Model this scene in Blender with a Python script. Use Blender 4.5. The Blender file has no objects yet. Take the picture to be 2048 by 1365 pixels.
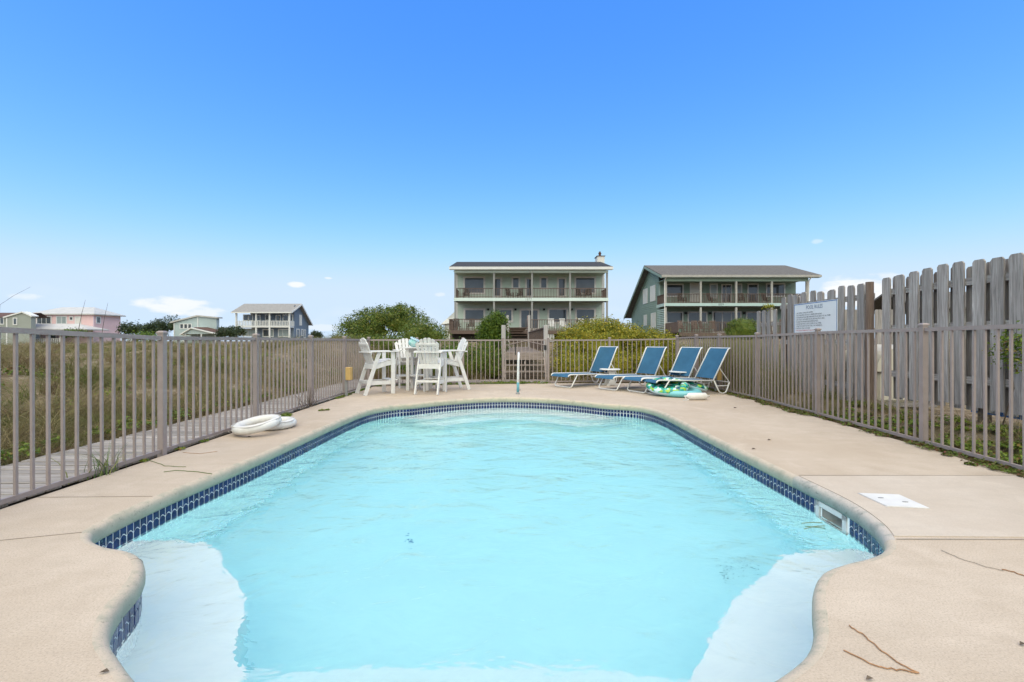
import bpy, bmesh, math, random
import numpy as np
from mathutils import Vector, Matrix
from mathutils.geometry import tessellate_polygon

random.seed(7); rng = np.random.default_rng(7)
scene = bpy.context.scene
col = scene.collection
R = math.radians

# ------------------------------------------------------------------ camera
EYE = 1.22
cam_d = bpy.data.cameras.new("camera"); cam = bpy.data.objects.new("camera", cam_d); col.objects.link(cam)
cam.location = (0, 0, EYE); cam.rotation_euler = (R(90), 0, 0)
cam_d.sensor_width = 36; cam_d.lens = 16; cam_d.clip_start = 0.05; cam_d.clip_end = 3000
scene.camera = cam

# ------------------------------------------------------------------ light, sky, exposure
SUN_EL, SUN_AZ = 64, 185            # degrees; azimuth clockwise from +Y: high behind the camera
sd = Vector((math.sin(R(SUN_AZ))*math.cos(R(SUN_EL)), math.cos(R(SUN_AZ))*math.cos(R(SUN_EL)), math.sin(R(SUN_EL))))
sun_d = bpy.data.lights.new("sun", 'SUN'); sun_d.energy = 1.5; sun_d.angle = R(110); sun_d.color = (1.0, 0.86, 0.55)
sun = bpy.data.objects.new("sun", sun_d); col.objects.link(sun)
sun.rotation_euler = sd.to_track_quat('Z', 'Y').to_euler()

world = bpy.data.worlds.new("World"); scene.world = world; world.use_nodes = True
wn, wl = world.node_tree.nodes, world.node_tree.links
wn.clear()
def W(t, **kw):
    n = wn.new(t)
    for k, v in kw.items(): setattr(n, k, v)
    return n
def wmath(op, a, b=None, c=None):
    n = W('ShaderNodeMath', operation=op)
    for i, v in enumerate((a, b, c)):
        if v is None: continue
        if isinstance(v, (int, float)): n.inputs[i].default_value = v
        else: wl.new(v, n.inputs[i])
    return n.outputs[0]
sky = W('ShaderNodeTexSky', sky_type='NISHITA', sun_disc=False)
sky.sun_elevation = R(SUN_EL); sky.sun_rotation = R(SUN_AZ)
sky.altitude = 0; sky.air_density = 1.0; sky.dust_density = 0.25; sky.ozone_density = 2.2
# white-balance the sky and let its brightest part level off, as the camera's response does
ssep = W('ShaderNodeSeparateColor'); wl.new(sky.outputs[0], ssep.inputs[0]); hs = W('ShaderNodeCombineColor')
for k, (gain, cap, soft) in enumerate(((.245, 1.67, 1.05), (.53, 2.09, 1.2), (.90, 2.6, .4))):
    sm = W('ShaderNodeMath', operation='SMOOTH_MIN')
    wl.new(ssep.outputs[k], (mg := W('ShaderNodeMath', operation='MULTIPLY')).inputs[0]); mg.inputs[1].default_value = gain
    mo = mg.outputs[0]
    if k == 0: wl.new(ssep.outputs[0], (pw := W('ShaderNodeMath', operation='POWER')).inputs[0]); pw.inputs[1].default_value = 1.6; wl.new(pw.outputs[0], mg.inputs[0])
    wl.new(mo, sm.inputs[0]); sm.inputs[1].default_value = cap; sm.inputs[2].default_value = soft
    wl.new(sm.outputs[0], hs.inputs[k])
tc = W('ShaderNodeTexCoord')
sep = W('ShaderNodeSeparateXYZ'); wl.new(tc.outputs['Generated'], sep.inputs[0])
az = wmath('ARCTAN2', sep.outputs[0], sep.outputs[1])
el = wmath('ARCSINE', sep.outputs[2])
comb = W('ShaderNodeCombineXYZ'); wl.new(az, comb.inputs[0]); wl.new(wmath('MULTIPLY', el, 2.6), comb.inputs[1])
nz = W('ShaderNodeTexNoise'); nz.inputs['Scale'].default_value = 26; nz.inputs['Detail'].default_value = 7; nz.inputs['Roughness'].default_value = 0.6
wl.new(comb.outputs[0], nz.inputs['Vector'])
nb = W('ShaderNodeTexNoise'); nb.inputs['Scale'].default_value = 4.5; nb.inputs['Detail'].default_value = 6
wl.new(comb.outputs[0], nb.inputs['Vector'])
def smooth(v, a, b):
    n = W('ShaderNodeMapRange', interpolation_type='SMOOTHSTEP')
    wl.new(v, n.inputs[0]); n.inputs[1].default_value = a; n.inputs[2].default_value = b
    return n.outputs[0]
noff = wmath('MULTIPLY', wmath('SUBTRACT', nz.outputs[0], 0.5), 2.6)
# fair-weather cloud puffs: azimuth, elevation, half width, half height (degrees), density
PUFFS = [(-36.6, 3.6, 3.6, 1.05, .85), (-34.2, 3.0, 2.2, .8, .7), (-25.4, 6.4, 1.1, .36, .9), (-22.0, 7.3, .5, .16, .6),
         (36.6, 5.0, 3.9, 1.7, 1.0), (38.8, 4.4, 3.6, 1.5, 1.0), (33.0, 4.6, 1.6, .5, .6), (-9.0, 5.8, .8, .3, .4), (33.8, 10.3, .6, .35, .35),
         (-47.0, 3.8, 1.3, .35, .5), (-22.5, 1.6, 3.2, .5, .45), (39.8, 6.2, 1.2, .5, .5),
         (75, 5, 4, 1.2, .8), (-80, 6, 5, 1.3, .8), (120, 5, 4, 1.2, .8), (170, 6, 5, 1.2, .8), (-130, 5, 4, 1.1, .8)]
tot = None
for a, e, w_, h_, d_ in PUFFS:
    dx = wmath('MULTIPLY', wmath('SUBTRACT', az, R(a)), 1/R(w_))
    dy = wmath('MULTIPLY', wmath('SUBTRACT', el, R(e)), 1/R(h_))
    r2 = wmath('ADD', wmath('MULTIPLY', dx, dx), wmath('MULTIPLY', dy, dy))
    v = wmath('ADD', wmath('SUBTRACT', 1.0, r2), noff)
    m = wmath('MULTIPLY', smooth(v, 0.0, 0.95), d_)
    tot = m if tot is None else wmath('MAXIMUM', tot, m)
# thin wisps low over the whole horizon
band = wmath('MULTIPLY', smooth(el, 0.0, R(1.5)), wmath('SUBTRACT', 1.0, smooth(el, R(2), R(9))))
wisp = wmath('MULTIPLY', wmath('MULTIPLY', smooth(nb.outputs[0], .52, .75), band), .30)
tot = wmath('MAXIMUM', tot, wisp)
mixc = W('ShaderNodeMix', data_type='RGBA'); wl.new(tot, mixc.inputs[0]); wl.new(hs.outputs[0], mixc.inputs[6])
mixc.inputs[7].default_value = (2.5, 2.55, 2.62, 1)
bg = W('ShaderNodeBackground'); bg.inputs['Strength'].default_value = 0.12
wl.new(mixc.outputs[2], bg.inputs['Color'])
wo = W('ShaderNodeOutputWorld'); wl.new(bg.outputs[0], wo.inputs[0])

vs = scene.view_settings
vs.view_transform = 'Standard'; vs.look = 'None'; vs.gamma = 1; vs.use_curve_mapping = False
vs.exposure = 1.72
cy = scene.cycles
cy.use_denoising = True
try: cy.denoiser = 'OPENIMAGEDENOISE'
except Exception: pass
cy.use_adaptive_sampling = True; cy.adaptive_threshold = 0.015
cy.max_bounces = 20; cy.diffuse_bounces = 10; cy.glossy_bounces = 12; cy.transmission_bounces = 16; cy.transparent_max_bounces = 8
cy.caustics_refractive = True; cy.caustics_reflective = True; cy.blur_glossy = 0.6
cy.sample_clamp_indirect = 12

# ------------------------------------------------------------------ helpers
F = 2048*16/36
def px(x, y, Z): return Vector(((x-1024)*Z/F, Z, EYE+(682.5-y)*Z/F))   # where a sight line meets the depth Z
def pxX(x, Z): return (x-1024)*Z/F
def pxZ(y, Z): return EYE+(682.5-y)*Z/F
def lin(r, g, b):
    f = lambda c: (c/255/12.92) if c/255 <= .04045 else ((c/255+.055)/1.055)**2.4
    return (f(r), f(g), f(b))

class MB:
    def __init__(s): s.v = []; s.f = []
    def add(s, vs_, fs):
        o = len(s.v); s.v += [tuple(p) for p in vs_]; s.f += [tuple(i+o for i in f) for f in fs]; return s
    def box(s, c, d, M=None):
        x, y, z = d[0]/2, d[1]/2, d[2]/2
        vv = [Vector((sx*x, sy*y, sz*z)) for sz in (-1, 1) for sy in (-1, 1) for sx in (-1, 1)]
        if M is not None: vv = [M @ p for p in vv]
        c = Vector(c)
        return s.add([p+c for p in vv], [(0,2,3,1),(4,5,7,6),(0,1,5,4),(2,6,7,3),(0,4,6,2),(1,3,7,5)])
    def box2(s, a, b):
        return s.box([(a[i]+b[i])/2 for i in range(3)], [abs(b[i]-a[i]) for i in range(3)])
    def bar(s, p, q, w, h, up=(0, 0, 1)):
        p, q = Vector(p), Vector(q); d = (q-p); L = d.length; d.normalize()
        u = Vector(up); sd_ = d.cross(u)
        if sd_.length < 1e-5: sd_ = d.cross(Vector((0, 1, 0)))
        sd_.normalize(); u = sd_.cross(d)
        M = Matrix((sd_, d, u)).transposed()
        return s.box((p+q)/2, (w, L, h), M)
    def tube(s, pts, r, n=8, closed=False, caps=True):
        pts = [Vector(p) for p in pts]; N = len(pts)
        rr = r if isinstance(r, (list, tuple)) else [r]*N
        T = []
        for i in range(N):
            a = pts[(i-1) % N] if (closed or i > 0) else pts[i]
            b = pts[(i+1) % N] if (closed or i < N-1) else pts[i]
            T.append((b-a).normalized())
        up = Vector((0, 0, 1)) if abs(T[0].z) < .9 else Vector((1, 0, 0))
        u = (up-T[0]*up.dot(T[0])).normalized(); vs_ = []
        for i in range(N):
            u = (u-T[i]*u.dot(T[i])).normalized(); w = T[i].cross(u)
            for k in range(n):
                a = 2*math.pi*k/n
                vs_.append(pts[i]+(u*math.cos(a)+w*math.sin(a))*rr[i])
        fs = []
        for i in range(N if closed else N-1):
            j = (i+1) % N
            for k in range(n):
                l = (k+1) % n
                fs.append((i*n+k, i*n+l, j*n+l, j*n+k))
        if caps and not closed:
            fs.append(tuple(range(n-1, -1, -1))); fs.append(tuple((N-1)*n+k for k in range(n)))
        return s.add(vs_, fs)
    def prism(s, poly, t, M=None):
        n = len(poly); M = M or Matrix()
        vv = [M @ Vector((x, y, -t/2)) for x, y in poly]+[M @ Vector((x, y, t/2)) for x, y in poly]
        fs = [tuple(range(n-1, -1, -1)), tuple(range(n, 2*n))]+[(i, (i+1) % n, n+(i+1) % n, n+i) for i in range(n)]
        return s.add(vv, fs)
    def lathe(s, prof, n=24, M=None):
        M = M or Matrix(); vv = []
        for r, z in prof:
            for k in range(n):
                a = 2*math.pi*k/n; vv.append(M @ Vector((r*math.cos(a), r*math.sin(a), z)))
        fs = [(i*n+k, i*n+(k+1) % n, (i+1)*n+(k+1) % n, (i+1)*n+k) for i in range(len(prof)-1) for k in range(n)]
        fs.append(tuple(range(n-1, -1, -1))); fs.append(tuple((len(prof)-1)*n+k for k in range(n)))
        return s.add(vv, fs)
    def build(s, name, mat, parent=None, smooth=False, world=True, bevel=0):
        me = bpy.data.meshes.new(name)
        off = Vector((0, 0, 0))
        if parent is not None and world:
            off = origin_of(parent)
        me.from_pydata([(p[0]-off.x, p[1]-off.y, p[2]-off.z) for p in s.v], [], s.f)
        if bevel:
            b = bmesh.new(); b.from_mesh(me)
            bmesh.ops.bevel(b, geom=b.edges[:], offset=bevel, segments=1, affect='EDGES', profile=.5)
            b.to_mesh(me); b.free()
        if smooth: me.polygons.foreach_set('use_smooth', [True]*len(me.polygons))
        me.update()
        if mat is not None: me.materials.append(mat)
        o = bpy.data.objects.new(name, me); col.objects.link(o)
        if parent is not None: o.parent = parent
        return o
def origin_of(o):
    v = Vector((0, 0, 0))
    while o is not None:
        v += o.location; o = o.parent
    return v
def npmesh(name, V, Fq, mat, parent=None, smooth=False):
    """big mesh from numpy arrays; Fq: (n,3) or (n,4)"""
    me = bpy.data.meshes.new(name); k = Fq.shape[1]
    me.vertices.add(len(V)); me.vertices.foreach_set('co', np.ascontiguousarray(V, dtype=np.float32).ravel())
    me.loops.add(Fq.size); me.loops.foreach_set('vertex_index', np.ascontiguousarray(Fq, dtype=np.int32).ravel())
    me.polygons.add(len(Fq)); me.polygons.foreach_set('loop_start', np.arange(0, Fq.size, k, dtype=np.int32))
    if smooth: me.polygons.foreach_set('use_smooth', np.ones(len(Fq), dtype=bool))
    me.update(calc_edges=True); me.validate()
    me.materials.append(mat)
    o = bpy.data.objects.new(name, me); col.objects.link(o)
    if parent is not None: o.parent = parent
    return o
def tag(o, label=None, cat=None, group=None, kind=None):
    if label: o['label'] = label
    if cat: o['category'] = cat
    if group: o['group'] = group
    if kind: o['kind'] = kind
    return o
def thing(name, label, cat, loc=(0, 0, 0), rz=0, group=None):
    o = bpy.data.objects.new(name, None); col.objects.link(o)
    o.empty_display_size = .2
    o.location = loc; o.rotation_euler = (0, 0, rz)
    return tag(o, label, cat, group)
def share(o, name, parent, loc=(0, 0, 0), rot=(0, 0, 0), mat=None):
    """another object on the same mesh data"""
    c = bpy.data.objects.new(name, o.data); col.objects.link(c); c.parent = parent
    c.location = loc; c.rotation_euler = rot
    return c
def copy_tree(o, parent=None):
    c = o.copy(); col.objects.link(c); c.parent = parent
    for ch in o.children: copy_tree(ch, c)
    return c

# ------------------------------------------------------------------ materials
def newmat(name):
    m = bpy.data.materials.new(name); m.use_nodes = True
    nt = m.node_tree; nt.nodes.clear()
    out = nt.nodes.new('ShaderNodeOutputMaterial'); b = nt.nodes.new('ShaderNodeBsdfPrincipled')
    nt.links.new(b.outputs[0], out.inputs[0])
    return m, nt, b, out
def coords(nt, stretch=(1, 1, 1), per_object=True):
    t = nt.nodes.new('ShaderNodeTexCoord'); mp = nt.nodes.new('ShaderNodeMapping'); mp.inputs['Scale'].default_value = stretch
    if per_object:
        oi = nt.nodes.new('ShaderNodeObjectInfo'); ml = nt.nodes.new('ShaderNodeVectorMath'); ml.operation = 'SCALE'
        cb = nt.nodes.new('ShaderNodeCombineXYZ')
        for i in range(3): nt.links.new(oi.outputs['Random'], cb.inputs[i])
        nt.links.new(cb.outputs[0], ml.inputs[0]); ml.inputs['Scale'].default_value = 37.0
        nt.links.new(ml.outputs[0], mp.inputs['Location'])
    nt.links.new(t.outputs['Object'], mp.inputs['Vector'])
    return mp.outputs[0]
def noise(nt, vec, scale, detail=5, rough=.55, dist=0):
    n = nt.nodes.new('ShaderNodeTexNoise'); n.inputs['Scale'].default_value = scale; n.inputs['Detail'].default_value = detail
    n.inputs['Roughness'].default_value = rough; n.inputs['Distortion'].default_value = dist
    nt.links.new(vec, n.inputs['Vector']); return n.outputs[0]
def ramp(nt, fac, stops):
    r = nt.nodes.new('ShaderNodeValToRGB'); e = r.color_ramp.elements
    while len(e) < len(stops): e.new(.5)
    for i, (p, c) in enumerate(stops): e[i].position = p; e[i].color = (*c, 1)
    nt.links.new(fac, r.inputs[0]); return r.outputs[0]
def mixrgb(nt, fac, a, b, mode='MIX'):
    m = nt.nodes.new('ShaderNodeMix'); m.data_type = 'RGBA'; m.blend_type = mode
    for s, v in ((0, fac), (6, a), (7, b)):
        if isinstance(v, (int, float)): m.inputs[s].default_value = v
        elif isinstance(v, tuple): m.inputs[s].default_value = (*v, 1)
        else: nt.links.new(v, m.inputs[s])
    return m.outputs[2]
def bumpn(nt, b, h, strength, dist):
    n = nt.nodes.new('ShaderNodeBump'); n.inputs['Strength'].default_value = strength; n.inputs['Distance'].default_value = dist
    nt.links.new(h, n.inputs['Height']); nt.links.new(n.outputs[0], b.inputs['Normal']); return n
def mk(name, base, rough=.6, var=.12, scale=6, stretch=(1, 1, 1), col2=None, bump=0, bscale=60, bdist=.003, objvar=0, spec=.4, metal=0):
    m, nt, b, out = newmat(name); v = coords(nt, stretch)
    n = noise(nt, v, scale)
    lo = tuple(c*(1-var) for c in base); hi = col2 or tuple(min(1, c*(1+var)) for c in base)
    c = ramp(nt, n, [(.32, lo), (.68, hi)])
    if objvar:
        oi = nt.nodes.new('ShaderNodeObjectInfo'); mr = nt.nodes.new('ShaderNodeMapRange')
        mr.inputs[3].default_value = 1-objvar; mr.inputs[4].default_value = 1+objvar
        nt.links.new(oi.outputs['Random'], mr.inputs[0])
        vm = nt.nodes.new('ShaderNodeVectorMath'); vm.operation = 'SCALE'; nt.links.new(c, vm.inputs[0]); nt.links.new(mr.outputs[0], vm.inputs['Scale']); c = vm.outputs[0]
    nt.links.new(c, b.inputs['Base Color'])
    b.inputs['Roughness'].default_value = rough; b.inputs['Specular IOR Level'].default_value = spec; b.inputs['Metallic'].default_value = metal
    if bump: bumpn(nt, b, noise(nt, v, bscale, 4), bump, bdist)
    return m
def wood(name, dark, light, grain=(60, 60, 2.2), rough=.85, objvar=.14, knots=True):
    """weathered boards; the grain runs along the axis with the small scale"""
    m, nt, b, out = newmat(name); v = coords(nt, grain); v1 = coords(nt, tuple(g*.16 for g in grain))
    n1 = noise(nt, v, 1.0, 6, .65, .6); n2 = noise(nt, v1, 1.0, 4, .5)
    c = ramp(nt, n1, [(.30, dark), (.52, tuple((a+q)/2 for a, q in zip(dark, light))), (.74, light)])
    c = mixrgb(nt, ramp(nt, n2, [(.35, (0, 0, 0)), (.7, (1, 1, 1))]), c, mixrgb(nt, .5, c, tuple(a*.72+q*.1 for a, q in zip(dark, light))))
    oi = nt.nodes.new('ShaderNodeObjectInfo'); mr = nt.nodes.new('ShaderNodeMapRange')
    mr.inputs[3].default_value = 1-objvar; mr.inputs[4].default_value = 1+objvar
    nt.links.new(oi.outputs['Random'], mr.inputs[0])
    vm = nt.nodes.new('ShaderNodeVectorMath'); vm.operation = 'SCALE'; nt.links.new(c, vm.inputs[0]); nt.links.new(mr.outputs[0], vm.inputs['Scale'])
    nt.links.new(vm.outputs[0], b.inputs['Base Color']); b.inputs['Roughness'].default_value = rough; b.inputs['Specular IOR Level'].default_value = .25
    bumpn(nt, b, n1, .7, .004)
    return m
def leafmat(name, stops, rough=.55, trans=.25):
    m, nt, b, out = newmat(name)
    g = nt.nodes.new('ShaderNodeNewGeometry')
    c = ramp(nt, g.outputs['Random Per Island'], stops)
    nt.links.new(c, b.inputs['Base Color']); b.inputs['Roughness'].default_value = rough; b.inputs['Specular IOR Level'].default_value = .3
    if trans:
        t = nt.nodes.new('ShaderNodeBsdfTranslucent'); nt.links.new(c, t.inputs[0])
        mx = nt.nodes.new('ShaderNodeMixShader'); mx.inputs[0].default_value = trans
        nt.links.new(b.outputs[0], mx.inputs[1]); nt.links.new(t.outputs[0], mx.inputs[2]); nt.links.new(mx.outputs[0], out.inputs[0])
    return m
def grassmat(name, sets, trans=.2):
    """blades whose colour comes from the blade and from the patch it grows in"""
    m, nt, b, out = newmat(name); g = nt.nodes.new('ShaderNodeNewGeometry'); v = coords(nt, per_object=False)
    cs = [ramp(nt, g.outputs['Random Per Island'], st) for st in sets]
    n1 = noise(nt, v, .55, 3, .6); n2 = noise(nt, v, 1.3, 3, .6)
    c = mixrgb(nt, ramp(nt, n1, [(.465, (0, 0, 0)), (.565, (1, 1, 1))]), cs[0], cs[1]); c = mixrgb(nt, ramp(nt, n2, [(.56, (0, 0, 0)), (.66, (1, 1, 1))]), c, cs[2])
    nt.links.new(c, b.inputs['Base Color']); b.inputs['Roughness'].default_value = .7; b.inputs['Specular IOR Level'].default_value = .25
    t = nt.nodes.new('ShaderNodeBsdfTranslucent'); nt.links.new(c, t.inputs[0]); mx = nt.nodes.new('ShaderNodeMixShader'); mx.inputs[0].default_value = trans
    nt.links.new(b.outputs[0], mx.inputs[1]); nt.links.new(t.outputs[0], mx.inputs[2]); nt.links.new(mx.outputs[0], out.inputs[0])
    return m
def glassmat(name, tint, rough=.06):
    m, nt, b, out = newmat(name); v = coords(nt)
    n = noise(nt, v, .8, 3)
    c = ramp(nt, n, [(.3, tuple(q*.7 for q in tint)), (.7, tint)])
    nt.links.new(c, b.inputs['Base Color']); b.inputs['Roughness'].default_value = rough; b.inputs['Specular IOR Level'].default_value = .8
    return m

M = {}
M['fence'] = mk('taupe_powder_coat', (.285, .235, .22), .5, .07, 9, bump=.05, bscale=200, objvar=.04)
M['white_poly'] = mk('white_poly_lumber', (.66, .65, .635), .5, .06, 14, objvar=.04)
M['white_metal'] = mk('white_powder_coat', (.68, .67, .655), .3, .03, 9)
M['white_plastic'] = mk('white_plastic', (.66, .65, .63), .4, .06, 9)
M['white_ring'] = mk('white_vinyl_ring', (.66, .645, .61), .5, .08, 9, bump=.25, bscale=22, bdist=.006)
M['grey_strap'] = mk('grey_strap', (.50, .48, .46), .8, .1, 30)
M['sling'] = mk('blue_sling_mesh', (.022, .10, .185), .75, .10, 3, col2=(.03, .122, .22), bump=.3, bscale=420, bdist=.001)
M['board'] = wood('weathered_fence_board', (.15, .135, .127), (.54, .50, .475), (60, 2.2, 60))
M['boardpost'] = wood('brown_fence_post', (.09, .062, .05), (.23, .17, .135))
M['plank'] = wood('bleached_boardwalk_plank', (.17, .15, .135), (.47, .43, .395), (2.2, 45, 45), objvar=.22)
M['plankz'] = wood('bleached_walkway_plank', (.17, .135, .115), (.40, .34, .30), (2.2, 45, 45))
M['postw'] = wood('bleached_grey_post', (.32, .30, .29), (.62, .59, .57), (30, 30, 1.5), objvar=.05)
M['rail'] = wood('brown_grey_railing', (.085, .06, .05), (.23, .17, .145), (30, 30, 30), objvar=.1)
M['dark'] = mk('painted_shade_timber', (.03, .025, .02), .9, .2, 3)  # near-black colour paints in the shade under planks, balconies and decks
M['mint'] = mk('mint_siding', (.53, .63, .555), .7, .05, 2)
M['mint_trim'] = mk('pale_mint_trim', (.60, .70, .66), .6, .04, 2)
M['sage'] = mk('sage_green_siding', (.235, .315, .265), .7, .06, 2)
M['sage_trim'] = mk('pale_aqua_trim', (.42, .55, .53), .6, .05, 2)
M['white_trim'] = mk('off_white_trim', (.66, .66, .65), .6, .05, 3)
M['greige'] = mk('greige_trim', (.68, .66, .63), .6, .06, 3)
M['col2'] = mk('weathered_column_paint', (.38, .365, .34), .7, .12, 3)
M['greypost'] = mk('grey_column_paint', (.26, .26, .255), .6, .08, 3)
M['roofdark'] = mk('charcoal_shingles', (.035, .034, .037), .9, .35, 7, bump=.6, bscale=14, bdist=.03)
M['roofgrey'] = mk('grey_shingles', (.12, .11, .10), .9, .28, 6, bump=.6, bscale=14, bdist=.03)
M['roofpale'] = mk('pale_grey_shingles', (.26, .25, .24), .9, .15, 3, bump=.5, bscale=10, bdist=.03)
M['roofmetal'] = mk('pale_metal_roof', (.46, .45, .43), .5, .08, 1.2)
M['roofbrown'] = mk('brown_shingles', (.10, .055, .045), .9, .2, 4)
M['glass'] = glassmat('dark_window_glass', (.085, .10, .115))
M['curtain'] = mk('curtained_window', (.30, .35, .36), .3, .18, 1.4, stretch=(6, 6, .3))
M['shade'] = mk('white_roller_shade', (.62, .61, .58), .5, .05, 2)
M['black'] = mk('black_metal', (.012, .012, .013), .5, .1, 5)
M['bluesid'] = mk('slate_blue_siding', (.145, .185, .245), .7, .06, 1)
M['aqua'] = mk('pale_aqua_siding', (.37, .445, .45), .7, .05, 1)
M['pink'] = mk('pink_siding', (.70, .49, .49), .7, .04, 1)
M['greysid'] = mk('grey_green_siding', (.29, .31, .28), .7, .04, 1)
M['whitewash'] = mk('stained_white_board', (.66, .65, .62), .75, .16, 3, stretch=(6, 6, .5))
M['tan'] = mk('tan_plastic', (.55, .36, .13), .5, .08, 8)
M['cream'] = mk('cream_fibreglass', (.62, .57, .46), .45, .06, 2.5)
M['steel'] = mk('stainless_rail', (.70, .70, .70), .28, .05, 5, metal=.4)
M['tealwrap'] = mk('teal_rail_cover', (.12, .33, .40), .6, .08, 8)
M['bark'] = mk('grey_brown_bark', (.10, .075, .055), .9, .3, 10, bump=.6, bscale=30, bdist=.02)
M['sand'] = mk('joint_sealant', (.27, .23, .19), .9, .2, 10)
M['twig'] = mk('dry_root', (.33, .18, .09), .9, .3, 30)
M['text_blue'] = mk('blue_grey_print', (.10, .15, .25), .6, .02, 5)
M['text_dark'] = mk('dark_print', (.03, .035, .05), .6, .02, 5)
M['text_red'] = mk('red_print', (.55, .04, .05), .6, .02, 5)
M['signface'] = mk('sign_white', (.68, .70, .72), .4, .03, 2)
M['bluetrim'] = mk('sign_blue_edge', (.04, .13, .35), .5, .04, 4)
M['aquavinyl'] = mk('aqua_vinyl', (.17, .48, .52), .28, .05, 4, spec=.5)
M['bluewhite'] = mk('pale_blue_vinyl', (.46, .64, .72), .25, .05, 4, spec=.5)
M['teal_glass'] = mk('teal_glass', (.16, .48, .44), .15, .2, 14, col2=(.42, .62, .62), spec=.6)
M['darkchair'] = mk('dark_wicker', (.05, .042, .037), .8, .2, 9)
M['myrtle'] = leafmat('wax_myrtle_leaf', [(0, (0.092, 0.126, 0.012)), (.35, (0.194, 0.212, 0.017)), (.7, (0.313, 0.280, 0.019)), (1, (0.424, 0.323, 0.031))])
M['cedar'] = leafmat('dark_evergreen_leaf', [(0, (0.044, 0.079, 0.012)), (.45, (0.091, 0.148, 0.019)), (.85, (0.172, 0.209, 0.025)), (1, (0.242, 0.209, 0.046))])
M['juniper'] = leafmat('juniper_leaf', [(0, (0.037, 0.079, 0.010)), (.5, (0.083, 0.152, 0.014)), (1, (0.167, 0.223, 0.022))])
M['pine'] = leafmat('far_pine_leaf', [(0, (0.023, 0.039, 0.016)), (.6, (0.046, 0.072, 0.026)), (1, (0.078, 0.098, 0.039))])
M['weed'] = leafmat('weed_leaf', [(0, (0.062, 0.106, 0.015)), (.5, (0.138, 0.213, 0.025)), (.85, (0.225, 0.275, 0.037)), (1, (0.200, 0.088, 0.037))])
M['vine'] = leafmat('ground_vine_leaf', [(0, (0.075, 0.112, 0.015)), (.4, (0.125, 0.175, 0.022)), (.7, (0.112, 0.088, 0.031)), (1, (0.188, 0.075, 0.044))])
M['grass'] = grassmat('dune_grass_blade', [[(0, (.12, .085, .05)), (.35, (.27, .215, .11)), (.7, (.17, .15, .055)), (1, (.44, .36, .20))],
                       [(0, (.065, .085, .02)), (.4, (.15, .165, .04)), (.8, (.09, .115, .025)), (1, (.32, .28, .12))], [(0, (.09, .055, .035)), (.4, (.20, .125, .075)), (.8, (.30, .21, .13)), (1, (.14, .09, .05))]])
M['reed'] = leafmat('pale_reed_blade', [(0, (.16, .15, .06)), (.4, (.28, .25, .12)), (.7, (.17, .19, .06)), (1, (.34, .29, .16))], .7, .2)
M['greengrass'] = leafmat('green_grass_blade', [(0, (.06, .11, .03)), (.6, (.12, .18, .05)), (1, (.30, .30, .10))], .6, .2)

# sand and litter ground
def ground_mat():
    m, nt, b, out = newmat('sandy_ground'); v = coords(nt, per_object=False)
    n1 = noise(nt, v, .35, 6, .6); n2 = noise(nt, v, 3.0, 6, .65); n3 = noise(nt, v, 26, 5, .7)
    c = ramp(nt, n2, [(.34, (.13, .095, .06)), (.52, (.24, .18, .12)), (.68, (.46, .38, .28))])
    c = mixrgb(nt, ramp(nt, n1, [(.42, (0, 0, 0)), (.6, (1, 1, 1))]), c, mixrgb(nt, .6, c, (.13, .12, .045)))
    c = mixrgb(nt, ramp(nt, n3, [(.45, (0, 0, 0)), (.62, (.55, .55, .55))]), c, (.11, .075, .05))
    nt.links.new(c, b.inputs['Base Color']); b.inputs['Roughness'].default_value = .95; b.inputs['Specular IOR Level'].default_value = .1
    bumpn(nt, b, n3, .8, .03)
    return m
M['ground'] = ground_mat()
def concrete(name, lo, hi, speck=.5):
    m, nt, b, out = newmat(name); v = coords(nt, per_object=False)
    big = noise(nt, v, .55, 6, .6, .3); mid = noise(nt, v, 4.5, 6, .65); fine = noise(nt, v, 120, 4, .75)
    blot = noise(nt, v, 1.6, 5, .7, .6); vst = coords(nt, (.6, 5, 1), per_object=False); brush = noise(nt, vst, 2.2, 5, .6)
    c = ramp(nt, mid, [(.3, lo), (.7, hi)])
    c = mixrgb(nt, ramp(nt, big, [(.4, (0, 0, 0)), (.66, (.9, .9, .9))]), c, tuple(q*k for q, k in zip(lo, (.92, .89, .85))))
    c = mixrgb(nt, ramp(nt, blot, [(.54, (0, 0, 0)), (.70, (.55, .55, .55))]), c, tuple(q*k for q, k in zip(lo, (.88, .86, .83))))
    c = mixrgb(nt, ramp(nt, blot, [(.30, (.5, .5, .5)), (.44, (0, 0, 0))]), c, tuple(q*1.06 for q in hi))
    c = mixrgb(nt, ramp(nt, brush, [(.48, (0, 0, 0)), (.75, (.35, .35, .35))]), c, tuple(q*.86 for q in lo))
    c = mixrgb(nt, ramp(nt, fine, [(.38, (speck,)*3), (.5, (0, 0, 0))]), c, tuple(q*.72 for q in lo))
    c = mixrgb(nt, ramp(nt, fine, [(.58, (0, 0, 0)), (.72, (speck*.8,)*3)]), c, tuple(min(.9, q*1.25) for q in hi))
    nt.links.new(c, b.inputs['Base Color']); b.inputs['Roughness'].default_value = .88; b.inputs['Specular IOR Level'].default_value = .2
    bumpn(nt, b, fine, .35, .004)
    return m
M['deck'] = concrete('beige_pool_deck', (.47, .388, .305), (.55, .46, .37), .7)
M['patch'] = concrete('newer_pinkish_slab', (.50, .43, .36), (.55, .48, .405), .3)
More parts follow.
